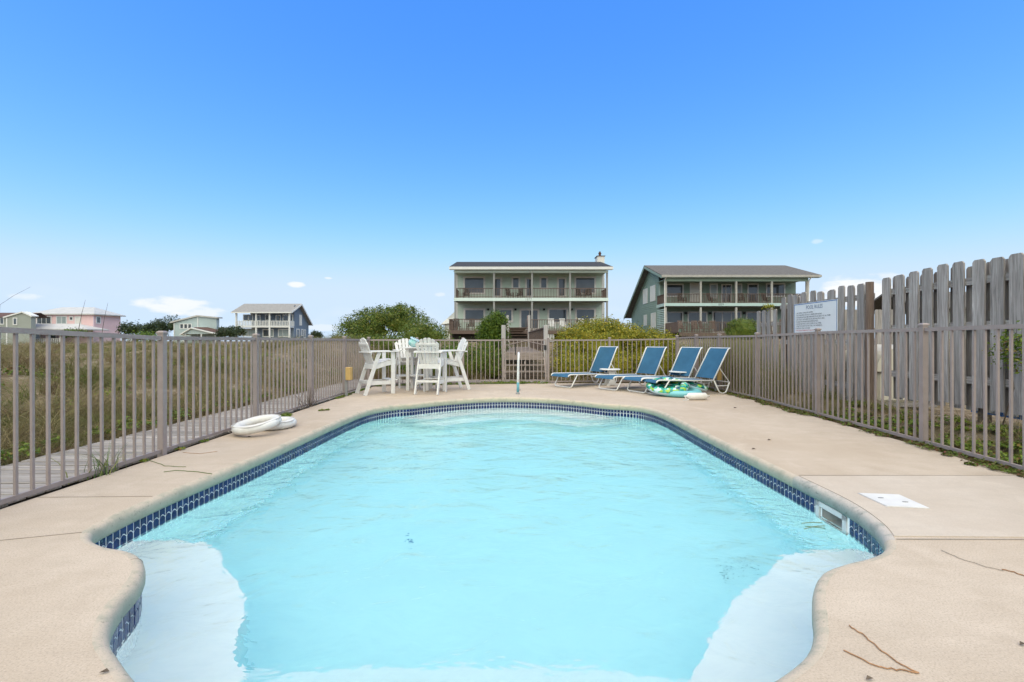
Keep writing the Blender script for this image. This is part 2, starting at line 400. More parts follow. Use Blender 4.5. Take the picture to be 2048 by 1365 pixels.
def coping_mat(name, top, green):
    m, nt, b, out = newmat(name); v = coords(nt, per_object=False)
    t = nt.nodes.new('ShaderNodeTexCoord'); sp = nt.nodes.new('ShaderNodeSeparateXYZ'); nt.links.new(t.outputs['Object'], sp.inputs[0])
    n = noise(nt, v, 7, 6, .65); fine = noise(nt, v, 150, 3, .7)
    ad = nt.nodes.new('ShaderNodeMath'); ad.operation = 'MULTIPLY_ADD'; nt.links.new(n, ad.inputs[0]); ad.inputs[1].default_value = .07; nt.links.new(sp.outputs[2], ad.inputs[2])
    mr = nt.nodes.new('ShaderNodeMapRange'); mr.inputs[1].default_value = .022; mr.inputs[2].default_value = -.055; nt.links.new(ad.outputs[0], mr.inputs[0])
    c = mixrgb(nt, mr.outputs[0], top, green)
    c = mixrgb(nt, ramp(nt, fine, [(.36, (.4, .4, .4)), (.5, (0, 0, 0))]), c, tuple(q*.7 for q in green))
    c = mixrgb(nt, ramp(nt, n, [(.48, (0, 0, 0)), (.62, (.6, .6, .6))]), c, tuple(q*.78 for q in green))
    pit = noise(nt, v, 38, 4, .7); c = mixrgb(nt, ramp(nt, pit, [(.60, (0, 0, 0)), (.68, (.75, .75, .75))]), c, tuple(q*.5 for q in green))
    nt.links.new(c, b.inputs['Base Color']); b.inputs['Roughness'].default_value = .8
    bumpn(nt, b, fine, .3, .004)
    return m
M['coping'] = coping_mat('algae_stained_coping', (.52, .43, .33), (.37, .375, .285))
M['coping2'] = coping_mat('grey_new_coping', (.50, .44, .38), (.245, .285, .25))
M['plaster'] = mk('white_pool_plaster', (.93, .93, .92), .8, .02, 2)
M['grout'] = mk('white_grout', (.82, .81, .78), .8, .05, 20)
M['tile'] = mk('navy_glazed_tile', (.004, .013, .075), .16, .25, 30, col2=(.008, .026, .13), objvar=.25, spec=.35)
def water_mat():
    m, nt, b, out = newmat('pool_water'); nt.nodes.remove(b)
    g = nt.nodes.new('ShaderNodeBsdfGlass'); g.inputs['IOR'].default_value = 1.333; g.inputs['Roughness'].default_value = 0
    g.inputs['Color'].default_value = (1, 1, 1, 1)
    v = coords(nt, (.75, 1, 1), per_object=False)
    a = noise(nt, v, 1.1, 2, .5, .4); c = noise(nt, v, 4.2, 3, .55, .8); d = noise(nt, v, 13, 2, .5, .3)
    s1 = nt.nodes.new('ShaderNodeMath'); s1.operation = 'MULTIPLY_ADD'; nt.links.new(a, s1.inputs[0]); s1.inputs[1].default_value = 2.2; nt.links.new(c, s1.inputs[2])
    s2 = nt.nodes.new('ShaderNodeMath'); s2.operation = 'MULTIPLY_ADD'; nt.links.new(d, s2.inputs[0]); s2.inputs[1].default_value = .22; nt.links.new(s1.outputs[0], s2.inputs[2])
    bp = nt.nodes.new('ShaderNodeBump'); bp.inputs['Strength'].default_value = 1; bp.inputs['Distance'].default_value = .025
    nt.links.new(s2.outputs[0], bp.inputs['Height']); nt.links.new(bp.outputs[0], g.inputs['Normal'])
    nt.links.new(g.outputs[0], out.inputs['Surface'])
    va = nt.nodes.new('ShaderNodeVolumeAbsorption'); va.inputs['Color'].default_value = (0.0, .90, .975, 1); va.inputs['Density'].default_value = .24
    nt.links.new(va.outputs[0], out.inputs['Volume'])
    return m
M['water'] = water_mat()
def floatmat():
    m, nt, b, out = newmat('tropical_print_vinyl'); v = coords(nt, (1, 1, 1)); n = noise(nt, v, 5, 3)
    vo = nt.nodes.new('ShaderNodeTexVoronoi'); vo.inputs['Scale'].default_value = 15; nt.links.new(v, vo.inputs['Vector'])
    sp = nt.nodes.new('ShaderNodeSeparateColor'); nt.links.new(vo.outputs['Color'], sp.inputs[0])
    c = ramp(nt, sp.outputs[0], [(0, (.01, .07, .09)), (.18, (.02, .30, .20)), (.36, (.05, .42, .33)), (.55, (.28, .48, .05)), (.72, (.02, .22, .17)), (.88, (.55, .72, .74))])
    nt.nodes[-1].color_ramp.interpolation = 'CONSTANT'
    nt.links.new(c, b.inputs['Base Color']); b.inputs['Roughness'].default_value = .25
    return m
M['print'] = floatmat()

# ------------------------------------------------------------------ terrain
def sst(a, b, x):
    t = np.clip((x-a)/(b-a), 0, 1); return t*t*(3-2*t)
def fbm(x, y):
    s = 0
    for k, (f, a) in enumerate(((.13, .5), (.29, .28), (.61, .16), (1.3, .07), (2.7, .035))):
        s = s+a*(np.sin(x*f*2.1+k*1.7+1.3*np.sin(y*f*1.3+k))*np.cos(y*f*1.9-k*2.3+1.1*np.sin(x*f*.9)))
    return s
def height(x, y):
    x = np.asarray(x, float); y = np.asarray(y, float)
    h = np.full(np.broadcast(x, y).shape, -.16)
    left = sst(-5.0, -9.5, x)*(.74+.42*fbm(x*1.3, y*1.3))*(1-.25*sst(14, 26, y+.0*x)*sst(-20, -8, x))*sst(-6, 4, y)*(1-.9*sst(30, 75, y)) - .25*sst(45, 85, y)
    left = left+.10*sst(-5.05, -5.6, x)
    mid = sst(14.5, 24, y)*.75*(1-sst(70, 110, y))+sst(30, 44, y)*.45*(1-sst(70, 110, y))
    mid = mid*sst(-16, -5, x)+sst(14.0, 15.5, y)*.12
    right = sst(4.9, 5.7, x)*.36*sst(-4, 2, y)-sst(6.0, 6.5, x)*.08
    rough = .05*fbm(x*3, y*3)*sst(0.1, .6, np.maximum.reduce([np.abs(x)-5.1, y-14.2, np.zeros_like(x+y)]))
    return h+left+mid+right+rough
def axis(lo, hi, fine_lo, fine_hi, d):
    c = list(np.arange(fine_lo, fine_hi+1e-6, d)); s = d; x = fine_lo
    while x > lo: s *= 1.18; x -= s; c.insert(0, x)
    s = d; x = c[-1]
    while x < hi: s *= 1.18; x += s; c.append(x)
    return np.array(c)
gx = axis(-1500, 1500, -26, 16, .3); gy = axis(-600, 2200, -4, 34, .3)
GX, GY = np.meshgrid(gx, gy); GZ = height(GX, GY)
far_fade = sst(150, 400, np.hypot(GX, GY)); GZ = GZ*(1-far_fade)+(-.4)*far_fade
nx, ny = len(gx), len(gy)
ii, jj = np.meshgrid(np.arange(nx-1), np.arange(ny-1)); ii = ii.ravel(); jj = jj.ravel()
cxm = (gx[ii]+gx[ii+1])/2; cym = (gy[jj]+gy[jj+1])/2
keep = ~((cxm > -3.3) & (cxm < 4.0) & (cym > -1.0) & (cym < 11.6))       # the pool is dug out here, under the deck
ii, jj = ii[keep], jj[keep]
fq = np.stack([jj*nx+ii, jj*nx+ii+1, (jj+1)*nx+ii+1, (jj+1)*nx+ii], 1)
ground = npmesh('ground', np.stack([GX.ravel(), GY.ravel(), GZ.ravel()], 1), fq, M['ground'], smooth=True)
tag(ground, kind='structure')

# ------------------------------------------------------------------ pool
WATER_Z = -.225
CTRL = [(-1.70,9.10),(-1.95,8.86),(-2.19,8.72),(-2.42,8.42),(-2.56,8.0),(-2.63,7.2),(-2.66,6.2),(-2.69,4.67),(-2.75,3.6),(-2.73,3.05),(-2.64,2.86),(-2.45,2.74),(-2.21,2.66),
        (-2.04,2.53),(-1.92,2.36),(-1.84,2.15),(-1.76,2.0),(-1.66,1.88),(-1.56,1.80),(-1.30,1.62),(-.9,1.42),(-.2,1.30),(.5,1.42),(.89,1.63),(1.0,1.69),(1.135,1.78),(1.23,1.87),
        (1.316,1.987),(1.41,2.14),(1.52,2.294),(1.655,2.43),(1.83,2.52),(2.02,2.59),(2.165,2.67),(2.29,2.80),(2.43,3.08),(2.52,3.5),(2.53,4.13),(2.53,5.09),(2.54,6.15),(2.56,7.5),
        (2.50,8.15),(2.35,8.52),(2.13,8.69),(1.9,8.79),(1.69,8.95),(1.3,9.30),(.75,9.66),(0,9.85),(-.7,9.74),(-1.3,9.41)]
def catmull(P, per=12):
    P = [Vector(p) for p in P]; n = len(P); out = []
    for i in range(n):
        a, b, c, d = P[i-1], P[i], P[(i+1) % n], P[(i+2) % n]
        for k in range(per):
            t = k/per
            out.append(.5*((2*b)+(c-a)*t+(2*a-5*b+4*c-d)*t*t+(3*b-a-3*c+d)*t**3))
    return out
def resample(P, step):
    P = P+[P[0]]; L = [0]
    for a, b in zip(P, P[1:]): L.append(L[-1]+(b-a).length)
    n = int(round(L[-1]/step)); out = []; j = 0
    for i in range(n):
        s = L[-1]*i/n
        while L[j+1] < s: j += 1
        t = (s-L[j])/max(1e-9, L[j+1]-L[j]); out.append(P[j].lerp(P[j+1], t))
    return out
OUT = resample(catmull(CTRL), .0302*2)        # one sample for each tile
NO = len(OUT)
def frame_at(i):
    t = (OUT[(i+1) % NO]-OUT[i-1]).normalized()
    return t, Vector((t.y, -t.x))             # tangent, outward normal
def loop(off, z):
    r = []
    for i in range(NO):
        t, n = frame_at(i); p = OUT[i]+n*off; r.append(Vector((p.x, p.y, z)))
    return r
def skin(mb, loops, skip=None):
    o = len(mb.v)
    for L in loops: mb.v += [tuple(p) for p in L]
    for a in range(len(loops)-1):
        for i in range(NO):
            if skip and skip(a, i): continue
            j = (i+1) % NO
            mb.f.append((o+a*NO+i, o+a*NO+j, o+(a+1)*NO+j, o+(a+1)*NO+i))
def fill(mb, polys):
    tris = tessellate_polygon(polys); flat = [p for q in polys for p in q]; o = len(mb.v)
    mb.v += [tuple(p) for p in flat]
    for t in tris:
        a, b, c = (Vector(flat[k]) for k in t)
        mb.f.append(tuple(o+k for k in (t if (b-a).cross(c-a).z > 0 else (t[0], t[2], t[1]))))

DECK_R = [(4.30,-2.5),(4.42,2.0),(4.58,4.07),(4.73,5.21),(4.87,7.25),(4.98,9.4),(4.93,11.3),(4.74,13.2)]
DECK_POLY = [(-3.70,-2.5)]+DECK_R+[(1.2,13.12),(-.3,12.95),(-2.2,12.55),(-3.72,12.2)]
mb = MB(); zt = Vector((0, 0, 0))
fill(mb, [[Vector((x, y, 0)) for x, y in DECK_POLY], loop(.055, 0)])
n = len(DECK_POLY); o = len(mb.v)
mb.v += [(x, y, 0) for x, y in DECK_POLY]+[(x, y, -.3) for x, y in DECK_POLY]
mb.f += [(o+i, o+n+i, o+n+(i+1) % n, o+(i+1) % n) for i in range(n)]
deck = tag(mb.build('pool_deck', M['deck']), kind='structure')
# newer slab round the skimmer, laid on the deck
def inner_pts(y0, y1, off):
    q = [(OUT[i].y, i) for i in range(NO) if OUT[i].x > 1.9 and y0 < OUT[i].y < y1]
    return [loop_055[i] for _, i in sorted(q)]
loop_055 = loop(.06, .004)
ip = inner_pts(2.82, 4.12, .06)
mb = MB(); poly = [(p.x, p.y) for p in ip]+[(4.56, 4.11), (4.47, 2.80)]
mb.prism(poly, .004, Matrix.Translation((0, 0, .0025)))
slab = mb.build('newer_slab', M['patch'], deck)
# coping with a rounded nose
prof = [(.0555, 0.0005), (.040, -.001), (.024, -.006), (.011, -.016), (.003, -.03), (0, -.046), (0, -.085), (.004, -.098), (.012, -.105), (.028, -.107)]
mb = MB(); skin(mb, [loop(a, z) for a, z in prof])
cop = mb.build('coping', M['coping'], deck, smooth=True)
cop.data.materials.append(M['coping2'])
for p in cop.data.polygons:
    c = p.center
    if c.x > 1.9 and 2.80 < c.y < 4.12: p.material_index = 1
# control joints
mb = MB()
def strip(mb, pts, w, z=.004, t=.002):
    for a, b in zip(pts, pts[1:]): mb.bar((a[0], a[1], z), (b[0], b[1], z), w, t)
for pts in ([(-3.7, 3.55), (-2.82, 3.57)], [(-3.7, 2.68), (-3.2, 2.76), (-2.74, 2.90)], [(2.6, 4.125), (3.6, 4.12), (4.55, 4.115)], [(2.36, 2.795), (3.4, 2.79), (4.45, 2.785)],
            [(.14, 9.92), (.14, 10.4), (.15, 12.9)]):
    mb = MB(); strip(mb, pts, .005, z=.0045 if pts[0][0] > 2 else .002); mb.build('joint', M['sand'], deck)
for i0 in (28, 120, 268, 330):
    t, nrm = frame_at(i0 % NO); mb = MB()
    pr = [(OUT[i0 % NO]+nrm*a, z) for a, z in prof[:-2]]
    mb.tube([(p.x-nrm.x*.001, p.y-nrm.y*.001, z) for p, z in pr], .0022, 5); mb.build('joint', M['sand'], deck)

SK0, SK1 = 3.44, 3.80                         # the skimmer mouth, along the right wall
def in_skimmer(i): return OUT[i].x > 1.9 and SK0 < OUT[i].y < SK1
mb = MB()
skin(mb, [loop(.020, -.10), loop(.020, -.30), loop(.020, -1.10), loop(0, -1.22), loop(-.04, -1.28), loop(-.10, -1.31)], skip=lambda a, i: a == 0 and in_skimmer(i) and in_skimmer((i+1) % NO))
fill(mb, [loop(-.10, -1.31)])
pool = tag(mb.build('pool_shell', M['plaster'], smooth=False), kind='structure')
mb = MB(); skin(mb, [loop(.0195, -.104), loop(.0195, -.262)], skip=lambda a, i: in_skimmer(i) or in_skimmer((i+1) % NO)); mb.build('grout_bed', M['grout'], pool)
# steps and benches under the water
LS = [(-2.78,3.5),(-2.34,3.46),(-2.12,3.30),(-1.96,3.1),(-1.78,2.94),(-1.63,2.76),(-1.52,2.6),(-1.46,2.4),(-1.38,2.25),(-1.22,2.1),(-1.05,1.9),(-.92,1.4),(-2.78,1.3)]
RS = [(2.57,3.36),(2.22,3.33),(1.95,3.27),(1.75,3.08),(1.53,2.90),(1.36,2.77),(1.2,2.60),(1.08,2.45),(.98,2.3),(.80,2.1),(.70,1.9),(.58,1.4),(2.57,1.3)]
CS = [(-1.5,2.36),(-.8,2.42),(-.15,2.44),(.5,2.42),(1.1,2.34),(1.0,1.3),(-1.3,1.3)]
def clip_in(poly):                            # keep the step inside the shell wall
    res = []
    wall = [Vector((p.x, p.y)) for p in loop(.012, 0)]
    for x, y in poly: res.append((x, y))
    return res
for poly, top in ((LS, -.47), (RS, -.47), (CS, -.78)):
    pl = []
    n = len(poly)
    for i in range(n):
        for k in range(4):
            a, b = poly[i], poly[(i+1) % n]; pl.append((a[0]+(b[0]-a[0])*k/4, a[1]+(b[1]-a[1])*k/4))
    mb = MB(); mb.prism(pl, 1.3+top, Matrix.Translation((0, 0, (top-1.3)/2))); mb.build('step', M['plaster'], pool)
ib = sorted([i for i in range(NO) if OUT[i].y > 8.72 and abs(OUT[i].x) < 2.15], key=lambda i: OUT[i].x)
for off, top in ((-.42, -.50), (-.80, -.80)):
    L1, L2 = loop(.01, 0), loop(off, 0)
    mb = MB(); mb.prism([(L1[i].x, L1[i].y) for i in ib]+[(L2[i].x, min(L2[i].y, 9.85+off)) for i in reversed(ib[6:-6])], 1.3+top, Matrix.Translation((0, 0, (top-1.3)/2))); mb.build('step', M['plaster'], pool)

# waterline tiles: each tile its own piece near the camera
def tile_poly(kind):
    w = .0258; arc = [(-w+2*w*k/6) for k in range(7)]
    if kind == 0:      # upper row, concave lower edge
        return [(w, 0), (-w, 0)]+[(u, -.064+.020*math.cos(u/w*math.pi/2)) for u in arc]
    if kind == 1:      # lower row, round top
        return [(u, -.073+.020*math.cos(u/w*math.pi/2)) for u in reversed(arc)]+[(-w, -.121)]+[(w, -.121)]
    return [(u, -.127+.012*(math.cos(u/w*math.pi/2)-1)+.0) for u in reversed(arc)]+[(-w, -.152), (w, -.152)]
tmesh = []
for k in range(3):
    t_ = MB().prism(tile_poly(k), .004)
    me = bpy.data.meshes.new('tile'); me.from_pydata(t_.v, [], t_.f); me.materials.append(M['tile']); me.update(); tmesh.append((me, t_))
cand = []
for i in range(NO):
    if in_skimmer(i): continue
    t, nrm = frame_at(i); p = OUT[i]+nrm*.0185
    facing = (-p.x*-nrm.x*0+(-nrm).dot(-p.normalized()))       # inner face turned to the eye
    for k in range(3):
        z0 = -.108; jit = random.uniform(-.0008, .0008)
        Mt = Matrix(((t.x, 0, -nrm.x, p.x+nrm.x*jit), (t.y, 0, -nrm.y, p.y+nrm.y*jit), (0, 1, 0, z0), (0, 0, 0, 1)))
        size = max(0, facing)/(p.length**2) if k < 2 else -1
        cand.append((size, k, Mt))
cand.sort(key=lambda c: -c[0])
for s_, k, Mt in cand[:300]:
    o = bpy.data.objects.new('tile', tmesh[k][0]); col.objects.link(o); o.parent = pool; o.matrix_local = Mt
mb = MB()
for s_, k, Mt in cand[300:]: mb.add([Mt @ Vector(v) for v in tmesh[k][1].v], tmesh[k][1].f)
tag(mb.build('tile_band', M['tile'], pool), kind='stuff')
# skimmer mouth and throat
iS = min(range(NO), key=lambda i: abs(OUT[i].y-3.62)+(9 if OUT[i].x < 0 else 0))
t, nrm = frame_at(iS); c = OUT[iS]+nrm*.012
Ms = Matrix(((t.x, 0, -nrm.x, c.x), (t.y, 0, -nrm.y, c.y), (0, 1, 0, -.20), (0, 0, 0, 1)))
mb = MB(); hw, hh = .185, .095
for a, b in (((-hw, hh-.04), (hw, hh)), ((-hw, -hh), (hw, -hh+.035)), ((-hw, -hh), (-hw+.045, hh)), ((hw-.045, -hh), (hw, hh))):
    mb.box(((a[0]+b[0])/2, (a[1]+b[1])/2, 0), (b[0]-a[0], b[1]-a[1], .02))
mb.v = [tuple(Ms @ Vector(v)) for v in mb.v]
sk = mb.build('skimmer_frame', M['white_plastic'], pool)
mb = MB()
for a, b in (((-.15, .05, -.35), (.15, .06, 0)), ((-.15, -.07, -.35), (.15, -.06, 0)), ((-.15, -.06, -.35), (-.14, .05, 0)), ((.14, -.06, -.35), (.15, .05, 0)), ((-.14, -.06, -.35), (.14, .05, -.34))):
    mb.box2(a, b)
mb.v = [tuple(Ms @ Vector(v)) for v in mb.v]
mb.build('skimmer_throat', M['white_plastic'], pool)
# water
mb = MB()
top = loop(.0175, WATER_Z); bot = loop(.0175, -1.4)
fill(mb, [top]); skin(mb, [bot, top])
o = len(mb.v); fill(mb, [bot]); 
for k in range(len(mb.f)):
    pass
nb_ = len(tessellate_polygon([bot])); mb.f[-nb_:] = [tuple(reversed(f)) for f in mb.f[-nb_:]]
water = mb.build('water', M['water'])
b_ = bmesh.new(); b_.from_mesh(water.data); bmesh.ops.remove_doubles(b_, verts=b_.verts, dist=1e-5); bmesh.ops.recalc_face_normals(b_, faces=b_.faces); b_.to_mesh(water.data); b_.free()
tag(water, kind='structure')

# skimmer lid on the slab
q = [px(1718, 989, 1), px(1798, 992, 1), px(1858, 1019, 1), px(1774, 1015, 1)]
q = [(EYE/(EYE-p.z)*p.x, EYE/(EYE-p.z)*1.0) for p in q]
lid = thing('skimmer_lid', 'white square plastic lid with two finger slots set in the pinkish slab', 'lid', (sum(a[0] for a in q)/4, sum(a[1] for a in q)/4, .005))
mb = MB(); mb.prism(q, .006, Matrix.Translation((0, 0, .0085))); mb.build('plate', M['white_plastic'], lid)
cx_, cy_ = lid.location.x, lid.location.y
q2 = [(cx_+(a-cx_)*1.05, cy_+(b-cy_)*1.05) for a, b in q]; mb = MB(); mb.prism(q2, .003, Matrix.Translation((0, 0, .0062))); mb.build('rim', M['grey_strap'], lid)
for dx, dy in ((-.055, .045), (.055, -.045)):
    mb = MB(); mb.lathe([(.015, 0), (.015, .002)], 12, Matrix.Translation((cx_+dx, cy_+dy, .0117)) @ Matrix.Diagonal((1.5, .7, 1, 1))); mb.build('finger_slot', M['greypost'], lid)

# ------------------------------------------------------------------ boardwalk
bw = thing('boardwalk', None, None, (-4.45, 8, 0)); tag(bw, kind='structure')
BZ = -.015
pl = MB(); pl.box((0, 0, 0), (1.16, .126, .034)); 
base = pl.build('plank', M['plank'], bw, world=False, bevel=.004)
first = True; y = -1.0
while y < 14.6:
    o = base if first else share(base, 'plank', bw)
    first = False
    o.location = (random.uniform(-.012, .012)-.02, y-8, BZ-.017+random.uniform(-.003, .003)); o.rotation_euler = (random.uniform(-.008, .008), random.uniform(-.006, .006), random.uniform(-.006, .006))
    y += .1435
pl = MB(); pl.box((0, 0, 0), (.132, 1.1, .034)); 
base2 = pl.build('plank', M['plankz'], bw, world=False, bevel=.004)
x = -3.8; first = True
while x < 1.35:
    o = base2 if first else share(base2, 'plank', bw)
    first = False
    o.location = (x+4.45, 14.05-8, BZ-.017+random.uniform(-.003, .003)); o.rotation_euler = (random.uniform(-.006, .006), random.uniform(-.006, .006), random.uniform(-.006, .006))
    x += .1415
for xx in (-3.95, -4.98):
    mb = MB(); mb.box2((xx-.02, -1.1, -.20), (xx+.02, 14.6, BZ-.036)); mb.build('joist', M['dark'], bw)  # joists coloured dark for the shaded gap beneath the planks
mb = MB(); mb.box2((-3.85, 13.50, -.2), (1.4, 13.54, BZ-.036)); mb.build('joist', M['plankz'], bw)

# ------------------------------------------------------------------ metal picket fence
PH = .0200
pk = {}
def picket_mesh(h):
    k = round(h, 2)
    if k not in pk:
        t_ = MB().box((0, 0, k/2), (PH, PH, k)); me = bpy.data.meshes.new('picket'); me.from_pydata(t_.v, [], t_.f); me.materials.append(M['fence']); pk[k] = me
    return pk[k]
post_me = {}
def add_post(fence, x, y, zb, zt_, rz):
    o0 = fence.location; k = round(zt_-zb, 2); s = .060
    if k not in post_me:
        t_ = MB().box((0, 0, k/2), (s, s, k)); me = bpy.data.meshes.new('post'); me.from_pydata(t_.v, [], t_.f); me.materials.append(M['fence'])
        c_ = MB()
        h = s/2+.009
        c_.box((0, 0, k+.008), (2*h, 2*h, .016))
        c_.add([(-h, -h, k+.016), (h, -h, k+.016), (h, h, k+.016), (-h, h, k+.016), (-h*.55, -h*.55, k+.030), (h*.55, -h*.55, k+.030), (h*.55, h*.55, k+.030), (-h*.55, h*.55, k+.030)],
               [(0, 1, 5, 4), (1, 2, 6, 5), (2, 3, 7, 6), (3, 0, 4, 7), (4, 5, 6, 7)])
        mc = bpy.data.meshes.new('post_cap'); mc.from_pydata(c_.v, [], c_.f); mc.materials.append(M['fence'])
        post_me[k] = (me, mc)
    me, mc = post_me[k]
    p = bpy.data.objects.new('post', me); col.objects.link(p); p.parent = fence; p.location = (x-o0.x, y-o0.y, zb-o0.z); p.rotation_euler = (0, 0, rz)
    c_ = bpy.data.objects.new('post_cap', mc); col.objects.link(c_); c_.parent = p
def fence_run(label, pts, npk, skip_first=False, skip_last=False, cap_above=.028):
    """pts: (x, y, base z, rail top z) of each post"""
    f = thing('picket_fence', label, 'fence', (pts[0][0], pts[0][1], 0))
    o0 = f.location
    for i, (x, y, zb, zt_) in enumerate(pts):
        j = min(i+1, len(pts)-1); k = j-1
        rz = math.atan2(pts[j][1]-pts[k][1], pts[j][0]-pts[k][0])
        if not ((skip_first and i == 0) or (skip_last and i == len(pts)-1)): add_post(f, x, y, zb-.03, zt_+cap_above, rz)
    for i in range(len(pts)-1):
        a, b = Vector(pts[i][:2]), Vector(pts[i+1][:2]); d = (b-a); L = d.length; d.normalize(); e = .036
        rz = math.atan2(d.y, d.x)
        za, zb_ = pts[i][2], pts[i+1][2]; ta, tb = pts[i][3], pts[i+1][3]
        pa, pb = a+d*e, b-d*e
        mb = MB(); mb.bar((pa.x, pa.y, ta-.021), (pb.x, pb.y, tb-.021), .036, .042); mb.build('top_rail', M['fence'], f)
        mb = MB(); mb.bar((pa.x, pa.y, za+.045), (pb.x, pb.y, zb_+.045), .032, .036); mb.build('bottom_rail', M['fence'], f)
        n_ = npk if isinstance(npk, int) else npk[i]
        mb = MB()
        for k in range(1, n_):
            t_ = k/n_; p = a.lerp(b, t_); z0 = za+(zb_-za)*t_+.03; z1 = ta+(tb-ta)*t_-.02
            h = z1-z0; me = picket_mesh(h)
            o = bpy.data.objects.new('picket', me); col.objects.link(o); o.parent = f
            o.location = (p.x-o0.x, p.y-o0.y, z0); o.rotation_euler = (random.uniform(-.003, .003), random.uniform(-.003, .003), rz)
            mb.lathe([(.005, 0), (.004, .0025)], 6, Matrix.Translation((p.x, p.y, z1+.0205)))
        tag(mb.build('rail_screws', M['fence'], f), kind='stuff')
    return f
fence_run('long taupe metal picket fence beside the bleached boardwalk on the left',
          [(-3.70, 1.23, 0, 1.36), (-3.73, 3.06, 0, 1.33), (-3.758, 4.89, 0, 1.272), (-3.785, 6.73, 0, 1.272), (-3.80, 8.6, 0, 1.272), (-3.815, 10.37, 0, 1.272), (-3.84, 12.2, 0, 1.268)],
          [15, 15, 15, 15, 15, 15])
fence_run('taupe picket fence behind the tall white chairs, left of the gate',
          [(-3.84, 12.2, 0, 1.268), (-2.62, 12.55, 0, 1.265), (-1.39, 12.9, 0, 1.262), (-.26, 13.15, 0, 1.262)], [10, 10, 9], skip_first=True)
fence_run('taupe picket fence behind the blue loungers, right of the gate',
          [(1.05, 13.2, 0, 1.262), (2.86, 13.35, 0, 1.268), (4.85, 13.38, 0, 1.30)], [14, 15], skip_last=True)
fence_run('taupe metal picket fence on the right, in front of the weathered wooden boards',
          [(4.85, 13.38, 0, 1.33), (4.98, 12.3, 0, 1.345), (5.06, 11.1, 0, 1.345), (5.15, 9.57, 0, 1.345), (4.97, 7.4, 0, 1.375), (4.83, 5.34, 0, 1.375), (4.66, 3.55, 0, 1.38), (4.5, 1.8, 0, 1.38)],
          [9, 10, 12, 17, 16, 14, 14])
# gate
g = thing('pool_gate', 'narrow taupe metal gate with arched brace in front of the wooden steps', 'gate', (.4, 13.17, 0))
x0, x1, gy_ = -.19, .975, 13.17
for nm, a, b, w_ in (('gate_stile', (x0, gy_, .06), (x0, gy_, 1.27), .04), ('gate_stile', (x1, gy_, .06), (x1, gy_, 1.27), .04), ('top_rail', (x0+.021, gy_, 1.25), (x1-.021, gy_, 1.25), .036), ('bottom_rail', (x0+.021, gy_, .085), (x1-.021, gy_, .085), .034)):
    mb = MB(); mb.bar(a, b, w_, w_, (0, 1, 0)); mb.build(nm, M['fence'], g)
for k in range(1, 10):
    x = x0+(x1-x0)*k/10; mb = MB(); mb.box2((x-.011, gy_-.011, .103), (x+.011, gy_+.011, 1.231)); mb.build('picket', M['fence'], g)
mb = MB(); mb.tube([(x0+.02, gy_-.03, 1.10), (x0+.3, gy_-.03, 1.165), ((x0+x1)/2, gy_-.03, 1.225), (x1-.3, gy_-.03, 1.165), (x1-.02, gy_-.03, 1.10)], .010, 6); mb.build('arched_brace', M['fence'], g)
mb = MB(); mb.box2((x1-.05, gy_-.06, .96), (x1+.02, gy_-.022, 1.1)); mb.build('latch', M['black'], g)
for z in (.3, 1.0):
    mb = MB(); mb.box2((x0-.045, gy_-.045, z), (x0+.02, gy_-.022, z+.1)); mb.build('hinge', M['fence'], g)
mb = MB(); mb.bar((.10, gy_-.03, .82), (.10, gy_-.03, 1.13), .03, .02, (0, 1, 0)); mb.build('lever', M['black'], g)

# ------------------------------------------------------------------ wooden fence on the right
def board_mesh(w, h, clip=.03):
    t_ = MB().prism([(-w/2, 0), (w/2, 0), (w/2, h-clip), (w/2-clip*.8, h), (-w/2+clip*.8, h), (-w/2, h-clip)], .02)
    me = bpy.data.meshes.new('board'); me.from_pydata(t_.v, [], t_.f); me.materials.append(M['board']); return me
bm_cache = {}
def put_board(f, x, y, zb, h, w, ry=0):
    key = (round(w, 2), round(h, 2))
    if key not in bm_cache: bm_cache[key] = board_mesh(*key)
    o = bpy.data.objects.new('board', bm_cache[key]); col.objects.link(o); o.parent = f
    # board stands in the YZ plane: local x -> world y, local y -> world z, local z -> world x
    o.matrix_local = Matrix.Translation((x-f.location.x, y-f.location.y, zb-f.location.z)) @ Matrix(((0, 0, 1, 0), (1, 0, 0, 0), (0, 1, 0, 0), (0, 0, 0, 1))) @ Matrix.Rotation(ry, 4, 'Z')
    return o
WX = 5.87
wf = thing('board_fence', 'tall grey weathered fence of dog-eared boards at the right edge', 'fence', (WX, 6, 0))
for y in (7.08, 6.82, 6.59, 6.37, 6.14, 5.92, 5.68, 5.46, 5.24, 5.02, 4.80, 4.58):
    put_board(wf, WX-.045, y, .37+random.uniform(-.02, .03), 1.85+random.choice([-.01, 0, .01]), .155, random.uniform(-.012, .012))
y = 6.97
while y > 4.5:
    put_board(wf, WX+.045, y, .33, 1.87+random.choice([-.02, 0, .02]), .155, random.uniform(-.012, .012)); y -= .225
for z in (.72, 1.42, 1.98):
    mb = MB(); mb.box2((WX-.033, 4.45, z-.045), (WX+.033, 7.14, z+.045)); mb.build('rail', M['board'], wf)
for y in (5.75, 4.52):
    mb = MB(); mb.box2((WX+.057, y-.045, -.1), (WX+.147, y+.045, 2.1)); mb.build('post', M['boardpost'], wf)
wf2 = thing('board_fence', 'weathered board fence carrying the pool rules sign, ending at a brown post', 'fence', (WX-.03, 8.5, 0))
ys = [7.55, 7.80, 8.03, 8.27, 8.52, 8.78, 9.02, 9.27, 9.50, 9.74]
for k, y in enumerate(ys): put_board(wf2, WX-.03-.045, y, .12, 2.05+random.choice([-.02, 0, .02]), .15, random.uniform(-.02, .02))
for k, y in enumerate(ys[:-1]): put_board(wf2, WX-.03+.045, y+.12, .12, 1.62 if k in (0, 2) else 2.03, .15, random.uniform(-.02, .02))
